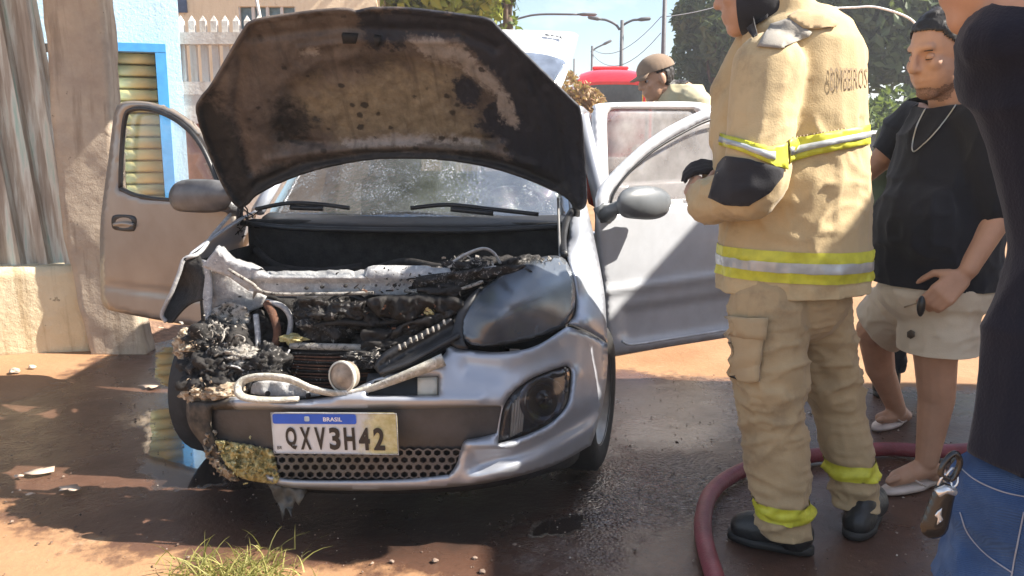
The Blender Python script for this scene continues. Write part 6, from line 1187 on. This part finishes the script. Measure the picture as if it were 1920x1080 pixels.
jn = MB(); jn.ell(J(2010, 960, .99), (.150, .125, .12)); jn.ell(J(2000, 1090, .99), (.165, .135, .11)); jn.cone(J(1925, 1130, .98), J(1950, 1700, 1.0), .105, .08, 18); jn.cone(J(1950, 1700, 1.0), J(1960, 2330, 1.02), .08, .07); jn.cone(J(2090, 1130, 1.02), J(2110, 1700, 1.03), .105, .08); jn.cone(J(2110, 1700, 1.03), J(2100, 2330, 1.04), .08, .07)
zj = at(1850, 856, .95)[2]; V, Fc = fuse(jn, .007, 5, folds(.009, 8, 1.6, 51, .001), cuts=[(tuple(at(1850, 856, .95)), (-.1, 0, 1)), ((0, 0, .04), (0, 0, -1))]); jo = obj('jeans', V, Fc, DEN, fg_); solid(jo, .005, -1); jcs = caster(V, Fc, .9)
for q in ([(1796, 872), (1830, 900), (1880, 922), (1935, 934)], [(1800, 960), (1815, 1000), (1850, 1040), (1900, 1075)], [(1920, 960), (1908, 1020), (1895, 1090)]):
    q = cr(q, 8); W = jcs(q[:, 0], q[:, 1], np.full(len(q), -.0012)); MB().tube(W, .0010, 5).obj('seam_stitching', simple('stitch_thread', (.30, .31, .36), .8) if 'stitch_thread' not in MATS else MATS['stitch_thread'], fg_)
bo = MB(); hf = A(J(1925, -150, 1.06)); fr = head(bo, hf, (-.8, .6), 1.0, -.1); bo.cone(hf - fr[2] * .06 - fr[0] * .02, J(1960, 40, 1.02), .058, .07); bo.cone(J(2030, 120, 1.02), J(2070, 480, 1.0), .09, .08); bo.cone(J(2070, 480, 1.0), J(2030, 900, 1.0), .08, .09); bo.cone(J(1935, 120, 1.05), J(1975, 340, 1.05), .042, .04); bo.cone(J(1975, 340, 1.03), J(2150, 420, .95), .043, .034); hand(bo, J(2160, 425, .94), (.7, -.5, .2), (0, -.3, .9), .5, 1.0, 1); bo.cone(J(2000, 90, 1.04), J(1940, 120, 1.05), .06, .045)
bo.cone(J(1945, 1050, .99), J(1958, 2280, 1.02), .06, .04); bo.cone(J(2080, 1050, 1.0), J(2100, 2280, 1.03), .06, .04); bo.cone(J(2010, 900, 1.0), J(1945, 1080, .99), .09, .06); bo.cone(J(2010, 900, 1.0), J(2080, 1080, 1.0), .09, .06)
V, Fc = fuse(bo, .007, 3, eye_post(hf, fr)); obj('body', V, Fc, SKIN_L, fg_); scalp(V, Fc, hf, fr, fg_, HAIRG, 1.0); eyes(hf, fr, fg_)
for x, y in ((J(1955, 2300, 1.02)[0], 1.0), (J(2100, 2300, 1.04)[0], 1.03)): boot(fg_, (x, y + .08, 0), (x - .05, y - .18, 0), .05, 0, simple('shoe_grey', (.12, .12, .13), .6) if 'shoe_grey' not in MATS else MATS['shoe_grey'], (x, y + .03, .16), .05)
# carabiner and car key on the belt loop
kf = thing('key_fob', 'black car key hanging from a carabiner on the onlooker\'s jeans', 'key', tuple(J(1760, 1000, .90))); BLKP = simple('key_black', (.016, .014, .014), .25, var=.2, coat=.4)
kv, kfc = fuse(MB().cone(J(1770, 925, .90), J(1752, 985, .90), .013, .0165, 16, .5, (0, 1, 0)), .0025, 3); obj('key_body', kv, kfc, BLKP, kf); kcs = caster(kv, kfc, .9)
decal('key_emblem', [(1758, 958), (1766, 952), (1764, 966), (1768, 974), (1756, 984), (1758, 972), (1752, 966)], simple('key_silver', (.75, .75, .75), .25, .7), kf, kcs, .0008, 3, .0006)
MB().tube([J(1756, 925, .895), J(1772, 917, .895), J(1790, 922, .895)], .006, 10, flat=.8).obj('key_cap', MATS['key_silver'], kf)
for c0, rr in (((1772, 906), .007), ((1784, 896), .007)): MB().tube([A(J(*c0, .90)) + A([rr * cos(t), .002 * sin(2 * t), rr * 1.6 * sin(t)]) for t in np.linspace(0, 2 * pi, 17)], .0014, 6, cap=False).obj('key_ring', MATS['key_silver'], kf)
MB().tube(cr([J(1780, 900, .90), J(1764, 888, .90), J(1772, 866, .90), J(1790, 850, .90), J(1800, 866, .90), J(1790, 892, .90), J(1780, 900, .90)], 5), .0035, 8).obj('carabiner', BLKP, kf)

# ---------------------------------------------------------------- people farther back
def stander(label, base, hgt, fwd, shirt_m, trouser_m, skin, cap=None, lean=0.0, tilt=0.0, seed=1, hairm=None, drop=0.0):
    x, y = base; k = hgt / 1.75; T = thing('person', label, 'person', (x, y, 0)); f = A([fwd[0], fwd[1], 0.]); f /= np.linalg.norm(f); s_ = np.cross(f, CZ); B = A([x, y, 0.])
    def p(df, ds, z): return B + (f * df + s_ * ds + CZ * z + f * lean * z / 1.4) * k
    hc = p(.03 + drop, 0, 1.60 - drop * .7); b = MB(); fr = head(b, hc, fwd, k, tilt); b.cone(hc - fr[2] * .06 * k - fr[0] * .02 * k, p(0, 0, 1.42), .056 * k, .07 * k); b.cone(p(0, 0, 1.38), p(0, 0, .95), .12 * k, .12 * k)
    for sg in (-1, 1):
        b.cone(p(0, .09 * sg, .92), p(.02, .10 * sg, .5), .075 * k, .055 * k); b.cone(p(.02, .10 * sg, .5), p(-.02, .11 * sg, .1), .055 * k, .04 * k); b.cone(p(0, .1 * sg, 1.40), p(0, .2 * sg, 1.38), .06 * k, .05 * k); b.cone(p(0, .2 * sg, 1.38), p(-.02, .25 * sg, 1.10), .045 * k, .04 * k); b.cone(p(-.02, .25 * sg, 1.10), p(.14, .22 * sg, .93), .038 * k, .03 * k); hand(b, p(.16, .22 * sg, .92), f * .9 - CZ * .4, s_ * sg, .4, .95 * k, sg)
    V, Fc = fuse(b, .007, 3, eye_post(hc, fr, k)); BV, BF = V, Fc; obj('body', V, Fc, skin, T); eyes(hc, fr, T, k)
    c_ = MB(); c_.cone(p(0, 0, 1.36), p(0, 0, 1.05), .165 * k, .165 * k, flat=1.0); c_.cone(p(0, 0, 1.05), p(0, 0, .82), .165 * k, .175 * k)
    for sg in (-1, 1): c_.cone(p(0, .08 * sg, 1.40), p(0, .2 * sg, 1.37), .09 * k, .08 * k); c_.cone(p(0, .2 * sg, 1.37), p(-.02, .25 * sg, 1.10), .075 * k, .065 * k); c_.cone(p(-.02, .25 * sg, 1.10), p(.08, .23 * sg, 1.0), .062 * k, .052 * k)
    V, Fc = fuse(c_, .010, 4, folds(.010, 6, 1.3, seed, .001), cuts=[(p(0, 0, .86), (0, 0, -1)), (p(0, 0, 1.475), (0, 0, 1))]); o = obj('shirt', V, Fc, shirt_m, T); solid(o, .005, -1)
    t_ = MB(); t_.ell(p(0, 0, .9), (.17 * k, .15 * k, .12 * k))
    for sg in (-1, 1): t_.cone(p(0, .09 * sg, .88), p(.02, .10 * sg, .5), .11 * k, .09 * k); t_.cone(p(.02, .10 * sg, .5), p(-.02, .11 * sg, .12), .088 * k, .078 * k)
    V, Fc = fuse(t_, .010, 4, folds(.010, 7, 2., seed + 3, .001), cuts=[((0, 0, .1), (0, 0, -1))]); o = obj('trousers', V, Fc, trouser_m, T); solid(o, .005, -1)
    for sg in (-1, 1): h_ = p(-.07, .11 * sg, 0); t2 = p(.19, .13 * sg, 0); h_[2] = t2[2] = 0; boot(T, h_, t2, .05, 0, BOOT, p(-.01, .11 * sg, .16), .05)
    if cap is not None:
        V, Fc = fuse(MB().ell(hc + k * (-fr[0] * .010 + fr[2] * .045), A([.090, .112, .088]) * k, [fr[1], fr[0], fr[2]], 24, 16), .006, 2, None, cuts=[(hc + k * fr[2] * .045, -fr[2] - fr[0] * .05)]); o = obj('cap', V, Fc, cap, T); solid(o, .005, 1)
        bs = hc + k * (fr[0] * .085 + fr[2] * .045); m_ = MB(); q = []
        for t in np.linspace(-1, 1, 9): q += [bs + k * (fr[1] * .075 * t - fr[0] * .02 * t * t), bs + k * (fr[1] * .070 * t + fr[0] * (.072 - .055 * t * t) - fr[2] * (.022 + .012 * t * t))]
        m_.add(q, [(2 * i, 2 * i + 1, 2 * i + 3, 2 * i + 2) for i in range(8)]); o2 = m_.obj('cap_peak', cap, o); solid(o2, .005, 0)
    scalp(BV, BF, hc, fr, T, hairm or HAIRD, k); return T
CAPM = cloth_mat('brown_cap_cloth', (.24, .17, .12), .2); KHAKI = cloth_mat('khaki_uniform', (.52, .46, .30), .12); CAMO = cloth_mat('olive_uniform', (.10, .11, .06), .4); DKTR = cloth_mat('dark_trousers', (.025, .025, .028), .2)
cx_ = at(1246, 150, 5.6); stander('man in a brown cap and khaki shirt, head bowed, behind the open rear door', (cx_[0] + .13, 5.6), 1.93, (-.95, -.25), KHAKI, KHAKI, SKIN_L, CAPM, .02, -.28, 61, drop=.13)
stander('person in olive clothes and dark boots hidden behind the man in black', (2.06, 4.25), 1.66, (-.5, -.8), CAMO, DKTR, SKIN_D, None, 0, 0, 71)
